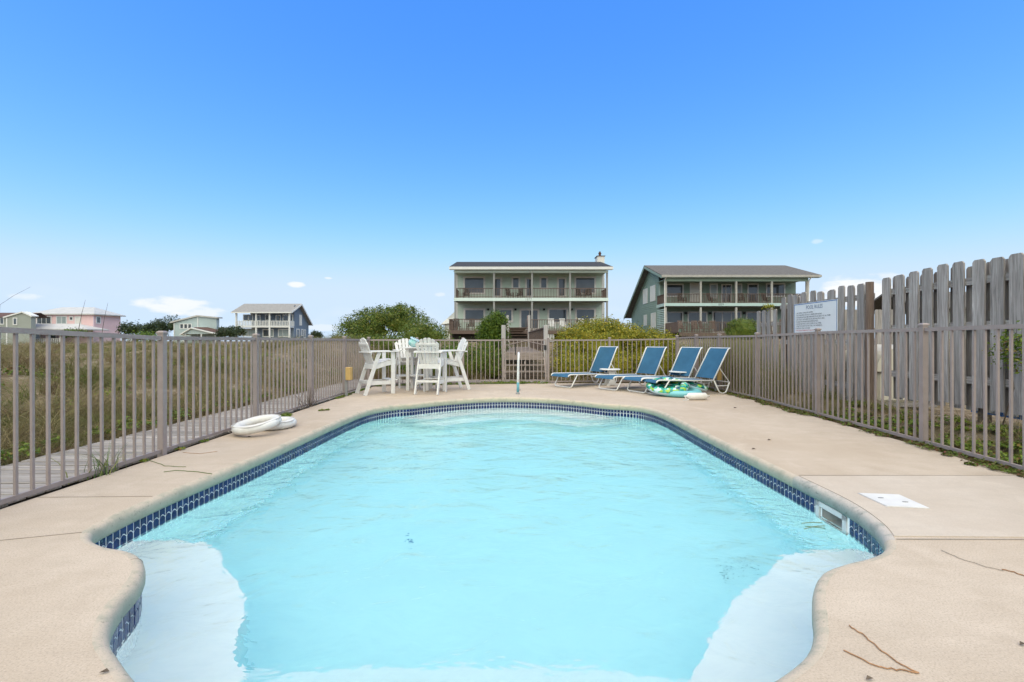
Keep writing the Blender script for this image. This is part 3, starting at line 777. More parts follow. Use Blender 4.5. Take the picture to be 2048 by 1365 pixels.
for z in (.45, 1.2, 1.95):
    mb = MB(); mb.box2((WX-.063, 7.36, z-.045), (WX+.003, 9.86, z+.045)); mb.build('rail', M['board'], wf2)
mb = MB(); mb.lathe([(.062, -.1), (.06, 1.2), (.056, 2.17)], 12, Matrix.Translation((WX-.11, 7.33, 0))); mb.build('end_post', M['boardpost'], wf2, smooth=False)
mb = MB(); mb.box2((WX+.02, 9.8, -.1), (WX+.11, 9.89, 2.0)); mb.build('post', M['boardpost'], wf2)
wf3 = thing('board_fence', 'low short stretch of grey boards with a yellow tuft, left of the rules sign', 'fence', (WX-.05, 10.4, 0))
for k, y in enumerate((9.98, 10.22, 10.44, 10.66)): put_board(wf3, WX-.095, y, .1, 1.84+random.choice([-.02, .02]), .13, random.uniform(-.02, .02))
for z in (.6, 1.6):
    mb = MB(); mb.box2((WX-.083, 9.89, z-.04), (WX-.02, 10.75, z+.04)); mb.build('rail', M['board'], wf3)
# back run behind the equipment
wf4 = thing('board_fence', 'distant row of grey boards glimpsed behind the cream pump housing', 'fence', (7.4, 9.4, 0))
for k in range(9):
    x = 6.05+k*.22
    o = put_board(wf4, x, 9.4, .15, 1.72, .15); o.matrix_local = Matrix.Translation((x-7.4, random.uniform(-.01, .01), .15)) @ Matrix(((1, 0, 0, 0), (0, 0, -1, 0), (0, 1, 0, 0), (0, 0, 0, 1))) @ Matrix.Rotation(random.uniform(-.02, .02), 4, 'Z')
for z in (.6, 1.45):
    mb = MB(); mb.box2((5.95, 9.412, z-.04), (7.95, 9.47, z+.04)); mb.build('rail', M['board'], wf4)

# rules sign
def text_mesh(body, size, mat, Mx, parent, name='lettering', align='LEFT', spacing=1.0, xs=1.0):
    cu = bpy.data.curves.new('t', 'FONT'); cu.body = body; cu.size = size; cu.align_x = align; cu.space_character = spacing; cu.resolution_u = 2
    ob = bpy.data.objects.new('t', cu); col.objects.link(ob); dg = bpy.context.evaluated_depsgraph_get()
    me = bpy.data.meshes.new_from_object(ob.evaluated_get(dg)); bpy.data.objects.remove(ob); bpy.data.curves.remove(cu)
    me.transform(Mx @ Matrix.Diagonal((xs, 1, 1, 1))); me.materials.clear(); me.materials.append(mat)
    o = bpy.data.objects.new(name, me); col.objects.link(o); o.parent = parent; return o
SX, SY0, SY1 = WX-.10, 8.06, 9.30
sign = thing('rules_sign', 'white pool rules sign with blue edge and printed lines on the board fence', 'sign', (SX, (SY0+SY1)/2, 1.60))
mb = MB(); mb.box2((SX-.006, SY0, 1.372), (SX+.006, SY1, 1.965)); mb.build('panel', M['signface'], sign)
for a, b in (((SY0, 1.945), (SY1, 1.957)), ((SY0+.012, 1.38), (SY0+.02, 1.944)), ((SY1-.02, 1.38), (SY1-.012, 1.944))):
    mb = MB(); mb.box2((SX-.0095, a[0], a[1]), (SX-.0065, b[0], b[1])); mb.build('border', M['bluetrim'], sign)
SM = Matrix(((0, 0, -1, -.009), (-1, 0, 0, 0), (0, 1, 0, 0), (0, 0, 0, 1)))   # text x runs towards the camera, facing -X
lines = ['1. NO DIVING - SHALLOW WATER', '2. NO LIFEGUARD ON DUTY - NEVER SWIM ALONE', '3. CHILDREN SHOULD BE SUPERVISED BY AN ADULT AT ALL TIMES', '4. NO GLASS CONTAINERS IN OR AROUND POOL AREA',
         '5. PLEASE SHOWER BEFORE ENTERING POOL', '6. PLEASE KEEP POOL GATE CLOSED AT ALL TIMES', '7. PRACTICE SAFETY IN THE POOL - NO HORSEPLAY', '8. SWIM AT YOUR OWN RISK', '9. IN CASE OF EMERGENCY CALL 911']
text_mesh('POOL RULES', .105, M['text_blue'], Matrix.Translation((0, 0, .24)) @ SM, sign, 'heading', 'CENTER', xs=.8)
for k, t_ in enumerate(lines):
    text_mesh(t_, .038, M['text_red'] if k == 8 else M['text_dark'], Matrix.Translation((0, .56, .165-k*.0435)) @ SM, sign, xs=.88)

# ------------------------------------------------------------------ wooden steps and walkway to the house
st = thing('beach_stairs', 'weathered wooden steps and raised walkway with white-topped posts behind the gate', 'stairs', (.42, 14.4, 0))
sx0, sx1 = -.20, 1.06
yy, zz = 14.62, .25
for k in range(3):
    mb = MB(); mb.box2((sx0, yy, zz-.04), (sx1, yy+.28, zz)); mb.build('tread', M['plankz'], st)
    yy += .29; zz += .19
for x in (sx0-.025, (sx0+sx1)/2, sx1+.025):
    mb = MB(); mb.bar((x, 14.55, -.02), (x, 15.6, .67), .045, .2); mb.build('stringer', M['plankz'], st)
wz = .83
y = 15.5; base = None
while y < 30.6:
    if base is None:
        mb = MB(); mb.box((0, 0, 0), (sx1-sx0, .135, .04)); base = mb.build('tread_board', M['plankz'], st, world=False); o = base
    else: o = share(base, 'tread_board', st)
    o.location = ((sx0+sx1)/2-.42, y-14.4, wz-.02+random.uniform(-.003, .003)); y += .15
mb = MB(); mb.box2((sx0, 15.40, .62), (sx1, 15.43, .815)); mb.build('fascia', M['plankz'], st)
yy, zz = 30.7, wz+.2
for k in range(7):
    mb = MB(); mb.box2((sx0, yy, zz-.04), (sx1, yy+.30, zz)); mb.build('tread', M['rail'], st); yy += .32; zz += .195
for x in (sx0-.03, sx1+.03):
    mb = MB(); mb.bar((x, 30.6, .75), (x, yy, zz-.25), .05, .25); mb.build('stringer', M['rail'], st)
for x in (sx0-.09, sx1+.09):
    for y_, zt_, w_ in ((15.5, 1.76, .14), (30.6, 2.95, .15)):
        mb = MB(); mb.box2((x-w_/2, y_-w_/2, -.1), (x+w_/2, y_+w_/2, zt_)); mb.build('post', M['postw'], st, bevel=.008)
    for y_ in (20.5, 25.5):
        mb = MB(); mb.box2((x-.05, y_-.05, -.1), (x+.05, y_+.05, 1.74)); mb.build('post', M['rail'], st)
    mb = MB(); mb.bar((x, 15.6, 1.68), (x, 30.5, 1.80), .10, .045); mb.build('hand_rail', M['rail'], st)
    mb = MB(); mb.bar((x, 30.7, 1.85), (x, 33.2, 3.05), .10, .05); mb.build('hand_rail', M['rail'], st)
    mb = MB(); y_ = 15.8
    while y_ < 30.4: mb.box2((x-.02, y_-.02, .85), (x+.02, y_+.02, 1.68+(y_-15.6)*.008)); y_ += .17
    y_ = 30.9
    while y_ < 33.1: mb.box2((x-.02, y_-.02, .95+(y_-30.7)*.6), (x+.02, y_+.02, 1.85+(y_-30.7)*.48)); y_ += .17
    tag(mb.build('balusters', M['rail'], st), kind='stuff')
# upper landing to the deck
mb = MB(); mb.box2((sx0, 33.0, 2.12), (sx1, 40.9, 2.2)); mb.build('landing', M['rail'], st)

# ------------------------------------------------------------------ houses
def siding(x0f, x1f, z0, z1, place, course=.16, lap=.022):
    """overlapping boards: x0f/x1f give the ends at a height, place(a, z, out) the point"""
    mb = MB(); n = max(1, int(round((z1-z0)/course))); d = (z1-z0)/n
    for i in range(n):
        a, b = z0+i*d, z0+(i+1)*d
        v = [place(x0f(a), a, lap), place(x1f(a), a, lap), place(x1f(b), b, 0), place(x0f(b), b, 0), place(x0f(a), a, 0), place(x1f(a), a, 0)]
        mb.add(v, [(0, 1, 2, 3), (4, 5, 1, 0)])
    return mb
def window(h, place, a0, a1, z0, z1, trim, glass, fw=.12, name='window', mull=(), out=.05, sill=False):
    """place(a, z, out): a along the wall; frame ring, pane and bars"""
    def bx(m, a, b, c, d, o0, o1):
        p = [Vector(place(u, w_, o)) for o in (o0, o1) for u, w_ in ((a, c), (b, c), (b, d), (a, d))]
        m.add(p, [(3, 2, 1, 0), (4, 5, 6, 7), (0, 1, 5, 4), (1, 2, 6, 5), (2, 3, 7, 6), (3, 0, 4, 7)])
    m = MB()
    bx(m, a0-fw, a1+fw, z1, z1+fw, .023, out+.03); bx(m, a0-fw, a1+fw, z0-fw, z0, .023, out+.03)
    bx(m, a0-fw, a0, z0, z1, .023, out+.03); bx(m, a1, a1+fw, z0, z1, .023, out+.03)
    for f_ in mull:
        u = a0+(a1-a0)*f_; bx(m, u-.035, u+.035, z0, z1, .023, out+.02)
    w_ = m.build(name, trim, h)
    m = MB(); bx(m, a0, a1, z0, z1, .023, out); m.build('pane', glass, w_)
    return w_
def railing(h, p, q, z0, z1, mat, step=.14, bal=.035, name='balcony_railing', posts=False):
    p, q = Vector((*p, 0)), Vector((*q, 0)); L = (q-p).length; d = (q-p)/L
    mb = MB(); mb.bar(p+Vector((0, 0, z1)), q+Vector((0, 0, z1)), .12, .06); t = mb.build(name, mat, h)
    mb = MB(); mb.bar(p+Vector((0, 0, z0+.1)), q+Vector((0, 0, z0+.1)), .05, .07); mb.build('bottom_rail', mat, t)
    mb = MB(); n = int(L/step)
    for k in range(n+1):
        c = p+d*(L*k/n); mb.box2((c.x-bal/2, c.y-bal/2, z0+.02), (c.x+bal/2, c.y+bal/2, z1-.03))
    tag(mb.build('balusters', mat, t), kind='stuff')
    return t
def front(yw): return lambda a, z, o: (a, yw-o, z)
def side_l(xw): return lambda a, z, o: (xw-o, a, z)      # wall that looks towards -X
def side_r(xw): return lambda a, z, o: (xw+o, a, z)
def col_(h, x, y, z0, z1, mat, w=.16, name='column'):
    mb = MB(); mb.box2((x-w/2, y-w/2, z0), (x+w/2, y+w/2, z1)); return mb.build(name, mat, h)
def part_box(h, name, a, b, mat):
    mb = MB(); mb.box2(a, b); return mb.build(name, mat, h)
K = lambda v: (lambda z: v)
def gable_roof(h, x0, x1, ye, ze, yr, zr, yb, zb_, t, mat):
    """front eave, ridge, back eave; a bent slab along X"""
    poly = [(ye, ze), (yr, zr), (yb, zb_), (yb, zb_-t), (yr, zr-t*1.3), (ye, ze-t)]
    m = MB(); v = [(x0, a, b) for a, b in poly]+[(x1, a, b) for a, b in poly]; n = 6
    m.add(v, [(0, 1, 4, 5), (1, 2, 3, 4), (11, 10, 7, 6), (10, 9, 8, 7)]+[(i, n+i, n+(i+1) % n, (i+1) % n) for i in range(n)])
    return m.build('roof', mat, h)

# --- central mint house
Hc = thing('beach_house', 'two-storey mint green house with dark roof and full-width balcony above the steps', 'house', (1.9, 47, 0))
Yc, Yw = 44.5, 47.0
WL, WR = -5.75, 9.45
fl = front(Yw)
siding(K(WL), K(WR), 1.2, 8.15, fl, .2, .035).build('wall', M['mint'], Hc)
siding(lambda z: Yw, lambda z: 57.0, 1.2, 8.1, side_l(WL)).build('wall', M['mint'], Hc)
siding(lambda z: Yw, lambda z: 57.0, 1.2, 8.1, side_r(WR)).build('wall', M['mint_trim'], Hc)
for x in (WL+.05, WR-.12): part_box(Hc, 'corner_board', (x-.07, Yw-.06, 2.3), (x+.1, Yw-.024, 8.1), M['white_trim'])
cols = [pxX(v, Yc) for v in (910.5, 988, 1064, 1140, 1214)]
for x in cols:
    col_(Hc, x, Yc, 5.43, 8.1, M['greypost'], .17); col_(Hc, x, Yc, .8, 5.08, M['greypost'], .17)
part_box(Hc, 'balcony_fascia', (cols[0]-.12, Yc-.14, 5.12), (cols[-1]+.12, Yc-.09, 5.43), M['mint_trim'])
part_box(Hc, 'balcony_floor', (cols[0]-.1, Yc-.088, 5.20), (cols[-1]+.1, Yw-.026, 5.40), M['rail'])
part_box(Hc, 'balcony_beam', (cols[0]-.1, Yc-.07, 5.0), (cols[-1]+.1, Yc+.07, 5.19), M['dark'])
part_box(Hc, 'eave_beam', (cols[0]-.1, Yc-.1, 7.9), (cols[-1]+.1, Yc+.1, 8.12), M['mint_trim'])
part_box(Hc, 'porch_ceiling', (cols[0]-.1, Yc+.11, 8.06), (cols[-1]+.1, Yw-.026, 8.12), M['mint'])
rf = gable_roof(Hc, -6.05, 9.75, 44.0, 8.42, 50.0, 9.92, 57.6, 8.2, .14, M['roofdark'])
part_box(rf, 'fascia', (-6.08, 43.93, 8.14), (9.78, 43.99, 8.40), M['white_trim'])
part_box(Hc, 'soffit', (-6.05, 44.0, 8.14), (9.75, 44.4, 8.18), M['mint_trim'])
for xs_ in (-6.06, 9.72):   # rake boards
    mb = MB(); mb.bar((xs_, 44.0, 8.24), (xs_, 50, 9.72), .05, .24); mb.bar((xs_, 50, 9.72), (xs_, 57.6, 8.02), .05, .24); mb.build('rake_board', M['white_trim'], Hc)
for xs_, fn in ((WL, side_l), (WR, side_r)):
    g0 = lambda z: 44.8+(z-8.1)*4.0; g1 = lambda z: 57.4-(z-8.1)*4.6
    siding(g0, g1, 8.1, 9.5, fn(xs_)).build('gable', M['mint'], Hc)
for a, b in zip(cols, cols[1:]): railing(Hc, (a+.09, Yc-.02), (b-.09, Yc-.02), 5.43, 6.36, M['rail'], .15, .045)
for x_ in (cols[0], cols[-1]): railing(Hc, (x_, Yc+.09), (x_, Yw-.03), 5.43, 6.36, M['rail'], .15, .045)
def wpx(H, pl_, Z, x0, x1, y0, y1, trim, glass, **kw): return window(H, pl_, pxX(x0, Z), pxX(x1, Z), pxZ(y1, Z), pxZ(y0, Z), trim, glass, **kw)
T, G = M['greige'], M['glass']
for x0, x1, y0, y1, kw in ((930, 967, 557, 586, {}), (990, 1000.7, 559, 592, dict(name='door', fw=.2)), (1026.3, 1037, 557, 576, {}), (1053.8, 1061.8, 559.5, 592, dict(name='door', fw=.2)),
                           (1082.4, 1092.5, 557, 576, {}), (1117.6, 1129, 559, 592, dict(name='door', fw=.2)), (1152, 1188.5, 557, 586, {})):
    kw.setdefault('fw', .18); wpx(Hc, fl, Yw, x0, x1, y0, y1, T, G, **kw)
for x0, x1, y0, y1, kw in ((930.8, 967, 620.7, 641, {}), (990.7, 1022.6, 620.7, 641.5, {}), (1042.6, 1075, 621.5, 657, dict(name='sliding_door', mull=(.5,))), (1098.5, 1132.5, 620, 644, {}), (1153.4, 1188, 620, 644, {})):
    wpx(Hc, fl, Yw, x0, x1, y0, y1, T, G, fw=.2, **kw)
for x in (976.5, 1031, 1088, 1143.5):
    p = px(x, 619.5, Yw); part_box(Hc, 'sconce', (p.x-.11, Yw-.16, p.z-.1), (p.x+.11, Yw-.024, p.z+.1), M['black'])
# front deck
DZ = 2.2; Yd = 41.0
part_box(Hc, 'deck_floor', (-5.7, Yd, DZ-.1), (9.6, Yw-.026, DZ), M['rail'])
part_box(Hc, 'deck_fascia', (-5.75, Yd-.06, DZ-.34), (9.65, Yd-.005, DZ-.02), M['rail'])
part_box(Hc, 'deck_shade_panel', (-5.6, Yd+.6, .2), (9.5, Yd+.65, DZ-.12), M['dark'])  # dark sheet standing in for the shade under the deck
mb = MB()
for k in range(8):
    mb.box2((2.6+k*.16, Yd+.02, 1.15), (2.68+k*.16, Yd+.05, 1.84))
tag(mb.build('lattice', M['white_trim'], Hc), kind='stuff')
railing(Hc, (-5.65, Yd+.03), (sx0-.15, Yd+.03), DZ, DZ+.98, M['rail'], .15, .045, 'deck_railing'); railing(Hc, (sx1+.2, Yd+.03), (9.6, Yd+.03), DZ, DZ+.93, M['rail'], .15, .045, 'deck_railing')
railing(Hc, (-5.65, Yd+.06), (-5.65, Yw-.1), DZ, DZ+.98, M['rail'], .15, .045, 'deck_railing')
for x in (-5.5, -3, 2.4, 5, 8, 9.4): col_(Hc, x, Yd+.2, .5, DZ-.12, M['rail'], .18, 'deck_post')
# chimney
ch = part_box(Hc, 'chimney', (9.46, 50.4, 1.2), (10.25, 51.8, 10.62), M['whitewash'])
part_box(ch, 'chimney_cap', (9.38, 50.32, 10.62), (10.33, 51.88, 10.67), M['roofbrown'])
mb = MB(); mb.lathe([(.2, 10.67), (.13, 10.85), (.13, 10.95), (.17, 11.0), (.17, 11.1), (.11, 11.12), (.11, 11.25)], 14, Matrix.Translation((9.86, 51.1, 0))); mb.build('flue_pot', M['roofbrown'], ch)
text_mesh('1877', .34, M['greypost'], Matrix.Translation((pxX(1050, Yc)-1.9, Yc-.142-47, 5.165)) @ Matrix(((1, 0, 0, 0), (0, 0, -1, 0), (0, 1, 0, 0), (0, 0, 0, 1))), Hc, 'house_number')
mb = MB(); mb.lathe([(.05, 0), (.09, .1), (.02, .14)], 8, Matrix.Translation((pxX(1062, Yc)-.12, Yc-.13, 7.93))); mb.lathe([(.05, 0), (.09, .1), (.02, .14)], 8, Matrix.Translation((pxX(1062, Yc)+.15, Yc-.13, 7.93))); mb.build('floodlight', M['white_trim'], Hc)

# small white outbuilding left of the central house
sh = thing('outdoor_shower', 'small stained white outbuilding with flared eave left of the mint house', 'shed', (-7.0, 48, .8))
x0, x1 = pxX(889, 48), pxX(905, 48)
siding(K(x0), K(x1+.6), .8, 3.0, front(48), .5, .01).build('wall', M['whitewash'], sh)
mb = MB(); yc = 48
mb.add([(x0-.35, 47.6, 2.95), (x1+.7, 47.6, 3.2), (x1+.7, 49.5, 3.2), (x0-.35, 49.5, 2.95), (x0+.25, 47.9, 3.55), (x1+.7, 47.9, 3.75), (x1+.7, 49.2, 3.75), (x0+.25, 49.2, 3.55)],
       [(3, 2, 1, 0), (4, 5, 6, 7), (0, 1, 5, 4), (2, 3, 7, 6), (3, 0, 4, 7), (1, 2, 6, 5)]); mb.build('flared_eave', M['whitewash'], sh)
mb = MB(); mb.add([(x0+.25, 47.9, 3.55), (x1+.7, 47.9, 4.75), (x1+.7, 49.2, 4.75), (x0+.25, 49.2, 3.55), (x1+.7, 47.9, 3.56), (x1+.7, 49.2, 3.56)], [(0, 4, 1), (3, 2, 5), (0, 1, 2, 3), (0, 3, 5, 4), (4, 5, 2, 1)]); mb.build('roof', M['white_trim'], sh)
siding(K(48), K(49.6), .8, 3.0, side_l(x0), .5, .01).build('wall', M['whitewash'], sh)

# --- sage house on the right
Hr = thing('beach_house', 'sage green house with grey shingle saltbox roof and aqua balcony band on the right', 'house', (22, 47, 0))
WL, WR = 15.2, 29.3; cols = [pxX(v, Yc) for v in (1331, 1401, 1472, 1543, 1613.5)]; fl = front(Yw)
siding(K(WL), K(WR), 1.2, 7.4, fl, .2, .035).build('wall', M['sage'], Hr)
sl = side_l(WL)
siding(K(Yw), lambda z: 57.8, 1.0, 4.6, sl, .2, .04).build('wall', M['sage'], Hr)
siding(lambda z: max(Yw, 44.4+(z-7.35)*2.6), lambda z: 57.8-(z-4.6)*1.62, 4.6, 9.25, sl, .2, .04).build('gable', M['sage'], Hr)
part_box(Hr, 'corner_board', (WL-.04, Yw-.05, 1.2), (WL+.1, Yw-.024, 7.3), M['sage_trim'])
for x in cols: col_(Hr, x, Yc, 4.92, 7.05, M['col2'], .18); col_(Hr, x, Yc, .8, 4.50, M['col2'], .18)
part_box(Hr, 'balcony_fascia', (cols[0]-.12, Yc-.14, 4.63), (cols[-1]+.12, Yc-.09, 4.92), M['sage_trim'])
part_box(Hr, 'balcony_fascia', (cols[0]-.12, Yc-.088, 4.63), (cols[0]-.07, Yw-.05, 4.92), M['sage_trim'])
part_box(Hr, 'balcony_floor', (cols[0]-.068, Yc-.088, 4.7), (cols[-1]+.1, Yw-.026, 4.90), M['rail'])
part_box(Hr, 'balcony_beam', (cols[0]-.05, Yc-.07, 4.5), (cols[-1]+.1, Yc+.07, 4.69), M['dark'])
part_box(Hr, 'eave_beam', (cols[0]-.1, Yc-.1, 7.05), (cols[-1]+.1, Yc+.1, 7.52), M['sage'])
part_box(Hr, 'soffit', (14.5, 44.0, 7.36), (29.85, Yc-.11, 7.40), M['sage_trim'])
part_box(Hr, 'porch_ceiling', (cols[0]-.1, Yc+.11, 7.2), (cols[-1]+.1, Yw-.026, 7.26), M['sage'])
rf = gable_roof(Hr, 14.45, 29.9, 44.0, 7.62, 49.8, 9.5, 58.9, 4.3, .14, M['roofgrey'])
part_box(rf, 'gutter', (14.45, 43.9, 7.40), (29.9, 43.99, 7.60), M['col2'])
mb = MB(); mb.bar((14.47, 44.0, 7.42), (14.47, 49.8, 9.28), .06, .24); mb.bar((14.47, 49.8, 9.28), (14.47, 58.9, 4.08), .06, .24); mb.build('rake_board', M['sage'], Hr)
for a, b in zip(cols, cols[1:]): railing(Hr, (a+.1, Yc-.02), (b-.1, Yc-.02), 4.92, 5.82, M['rail'], .15, .045)
for x_ in (cols[0], cols[-1]): railing(Hr, (x_, Yc+.1), (x_, Yw-.03), 4.92, 5.82, M['rail'], .15, .045)
mb = MB()
for k in range(14): mb.box2((cols[0]-.03, Yc+.1, 1.95+k*.18), (cols[0]+.03, Yw-.05, 2.05+k*.18))
tag(mb.build('louvre_screen', M['sage_trim'], Hr), kind='stuff')
T2 = M['white_trim']
for x0, x1, y0, y1, gl, kw in ((1334, 1364.5, 570.5, 592, G, {}), (1381.5, 1398, 566.5, 603, M['shade'], dict(name='door')), (1421, 1432.6, 570, 595, M['curtain'], {}), (1444.5, 1461, 571, 606, G, dict(name='door', mull=(.4,))),
                               (1474, 1481.5, 570, 592, M['curtain'], {}), (1496.5, 1514, 570, 606, G, dict(name='door')), (1533.5, 1567.5, 569.5, 592, G, dict(mull=(.25,)))):
    wpx(Hr, fl, Yw, x0, x1, y0, y1, T2, gl, **kw)
for x0, x1, y0, y1, kw in ((1334.5, 1364, 626, 645, {}), (1377, 1412, 626, 645, {}), (1426.5, 1480, 625.5, 664, dict(name='sliding_door', mull=(.33, .67))), (1494, 1533, 626, 645, {})):
    wpx(Hr, fl, Yw, x0, x1, y0, y1, T2, G, **kw)
for x in (1371, 1419.5, 1487.5): p = px(x, 627, Yw); part_box(Hr, 'sconce', (p.x-.11, Yw-.16, p.z-.1), (p.x+.11, Yw-.024, p.z+.1), M['black'])
for x0, x1, y0, y1 in ((1287.6, 1295.5, 580, 606), (1302, 1311, 573.6, 601), (1303.5, 1312, 628, 656), (1289, 1294, 632, 650)):
    ya, yb = 15.2*F/(x1-1024), 15.2*F/(x0-1024); ym = (ya+yb)/2
    window(Hr, sl, ya, yb, pxZ(y1, ym), pxZ(y0, ym), T2, M['shade'], .1)
DZ = 2.0
part_box(Hr, 'deck_floor', (15.1, Yd, DZ-.1), (29.5, Yw-.026, DZ), M['rail']); part_box(Hr, 'deck_fascia', (15.05, Yd-.06, DZ-.34), (29.55, Yd-.005, DZ-.02), M['rail'])
part_box(Hr, 'deck_shade_panel', (15.3, Yd+.6, .2), (29.3, Yd+.65, DZ-.12), M['dark'])  # dark sheet painted as the shade below this deck
railing(Hr, (15.4, Yd+.03), (24.0, Yd+.03), DZ, DZ+.93, M['rail'], .15, .05, 'deck_railing')
part_box(Hr, 'solid_railing', (24.1, Yd, DZ), (29.5, Yd+.05, DZ+1.2), M['rail']); part_box(Hr, 'solid_railing', (14.98, Yd+.06, DZ), (15.04, Yw-.1, DZ+.95), M['rail'])
for x in (15.5, 18, 21, 24, 27, 29): col_(Hr, x, Yd+.2, .5, DZ-.12, M['rail'], .18, 'deck_post')
text_mesh('1839', .30, M['text_dark'], Matrix.Translation((pxX(1434, Yc)-22, Yc-.142-47, 4.68)) @ Matrix(((1, 0, 0, 0), (0, 0, -1, 0), (0, 1, 0, 0), (0, 0, 0, 1))), Hr, 'house_number')
mb = MB()
for x in (cols[0]-.12, cols[-1]+.12): mb.tube([(x, 43.95, 7.42), (x, 44.3, 7.15), (x, 44.38, 6.9), (x, 44.38, .9)], .05, 6)
mb.build('downspout', M['greige'], Hr)

# --- slate blue house, far left
Hb = thing('beach_house', 'slate blue two-storey house with white balcony far off behind the dune', 'house', (-48, 90, -.3))
Yb, Yq = 88.0, 90.0; XL, XR = -53.2, -43.1; fl = front(Yq)
siding(K(-51.5), K(XR), 1.2, 6.7, fl, .22).build('wall', M['bluesid'], Hb)
siding(K(Yq), lambda z: 96.4-max(0, (z-5.0))*1.15, 1.0, 8.3, side_r(XR), .22).build('wall', M['bluesid'], Hb)
siding(K(Yq+.4), K(96), -.4, 1.0, side_r(XR-.3), .22).build('wall', M['bluesid'], Hb)
rf = gable_roof(Hb, -54.0, -42.4, 87.5, 6.85, 91.8, 8.75, 96.9, 4.7, .18, M['roofpale'])
part_box(rf, 'fascia', (-54.0, 87.4, 6.58), (-42.4, 87.49, 6.82), M['white_trim'])
mb = MB(); mb.bar((-42.38, 87.5, 6.68), (-42.38, 91.8, 8.58), .08, .3); mb.bar((-42.38, 91.8, 8.58), (-42.38, 96.9, 4.52), .08, .3); mb.build('rake_board', M['white_trim'], Hb)
for v in (472.7, 512.5, 539.4, 579):
    x = pxX(v, Yb); col_(Hb, x, Yb, -.5, 6.6, M['white_trim'], .26)
part_box(Hb, 'balcony_floor', (XL-.2, Yb-.15, 3.85), (XR, Yq-.03, 4.12), M['white_trim']); part_box(Hb, 'deck_floor', (XL+3.5, Yb-.15, 1.05), (XR, Yq-.03, 1.35), M['white_trim'])
railing(Hb, (XL-.1, Yb-.1), (XR, Yb-.1), 4.12, 5.1, M['white_trim'], .3, .12)
railing(Hb, (XR, Yb-.05), (XR, Yq-.05), 4.12, 5.1, M['white_trim'], .3, .12)
for x in (-47.2, -44.6):
    mb = MB(); mb.bar((x, Yb, .1), (x-.8, Yb, 1.0), .14, .14); mb.bar((x, Yb, .1), (x+.8, Yb, 1.0), .14, .14); mb.build('deck_brace', M['white_trim'], Hb)
for x0, x1, y0, y1, gl, kw in ((488, 497, 631, 641, G, {}), (497.5, 505, 631, 641, G, {}), (514, 520, 632, 641, G, {}), (532, 538, 631, 640, G, {}), (553, 560, 632, 642, G, {}), (567, 576, 631, 642, G, {}), (580, 585, 631, 642, G, {}),
                               (487, 511, 659, 672, M['curtain'], dict(mull=(.4,))), (527, 538, 660.5, 673, G, dict(name='door')), (541, 546, 660, 673, M['curtain'], {}), (558, 580, 660, 673, M['curtain'], dict(mull=(.35,)))):
    wpx(Hb, fl, Yq, x0, x1, y0, y1, M['white_trim'], gl, fw=.16, **kw)
sr = side_r(XR)
for x0, x1, y0, y1 in ((599, 602.5, 631.5, 650), (593, 598, 659.5, 675), (602.5, 605, 660, 671), (607.5, 610.5, 661, 675)):
    ya, yb = -XR*F/(1024-x0), -XR*F/(1024-x1); ym = (ya+yb)/2
    window(Hb, sr, ya, yb, pxZ(y1, ym), pxZ(y0, ym), M['white_trim'], M['shade'] if y0 < 640 else G, .14)

# --- pale aqua house
Ha = thing('beach_house', 'pale aqua house with slanted roofs and small gabled porch, far left', 'house', (-73, 105, -.4))
Z5 = 105; fl = front(Z5); xl, xp, xr = pxX(348, Z5), pxX(396, Z5), pxX(433, Z5)
mb = MB(); mb.prism([(xl, -.4), (xr, -.4), (xr, pxZ(637, Z5)), (xp, pxZ(633, Z5)), (xl, pxZ(646, Z5))], 1.0, Matrix(((1, 0, 0, 0), (0, 0, 1, Z5+.5), (0, 1, 0, 0), (0, 0, 0, 1)))); mb.build('wall', M['aqua'], Ha)
mb = MB(); mb.bar((xl-.7, Z5+.5, pxZ(645.5, Z5)), (xp, Z5+.5, pxZ(632, Z5)), 1.8, .3); mb.bar((xp, Z5+.5, pxZ(632, Z5)), (xr+.5, Z5+.5, pxZ(636, Z5)), 1.8, .3); mb.build('roof', M['roofmetal'], Ha)
part_box(Ha, 'corner_board', (xp-.09, Z5-.08, -.4), (xp+.09, Z5-.01, pxZ(634, Z5)), M['white_trim']); part_box(Ha, 'corner_board', (xl-.05, Z5-.08, -.4), (xl+.12, Z5-.01, pxZ(647, Z5)), M['white_trim'])
for x0, x1 in ((361, 366.5), (369, 374.5), (377, 382.5)): wpx(Ha, fl, Z5, x0, x1, 649, 657, M['white_trim'], G, fw=.13)
Zp = 102
pl_ = [(pxX(365, Zp), pxZ(669, Zp)), (pxX(384.5, Zp), pxZ(657, Zp)), (pxX(433, Zp), pxZ(668, Zp))]
mb = MB(); mb.prism(pl_, 3, Matrix(((1, 0, 0, 0), (0, 0, 1, Zp+1.45), (0, 1, 0, 0), (0, 0, 0, 1)))); pg = mb.build('porch_gable', M['aqua'], Ha)
mb = MB(); mb.bar((pl_[0][0]-.3, Zp+1.3, pl_[0][1]-.1), (pl_[1][0], Zp+1.3, pl_[1][1]+.05), 3.6, .22); mb.bar((pl_[1][0], Zp+1.3, pl_[1][1]+.05), (pl_[2][0]+.3, Zp+1.3, pl_[2][1]-.05), 3.6, .22); mb.build('porch_roof', M['white_trim'], Ha)
mb = MB(); mb.add([(pl_[1][0], Zp, pl_[1][1]+.25), (pl_[2][0]+.3, Zp, pl_[2][1]+.12), (pl_[2][0]+3, Zp+6, pl_[2][1]+.3), (pl_[1][0]+3, Zp+6, pl_[1][1]+.4)], [(0, 1, 2, 3)]); mb.build('brown_roof', M['roofbrown'], Ha)
for v in (367, 371, 403, 431): col_(Ha, pxX(v, Zp), Zp, -.4, pxZ(668.5, Zp), M['white_trim'], .22)

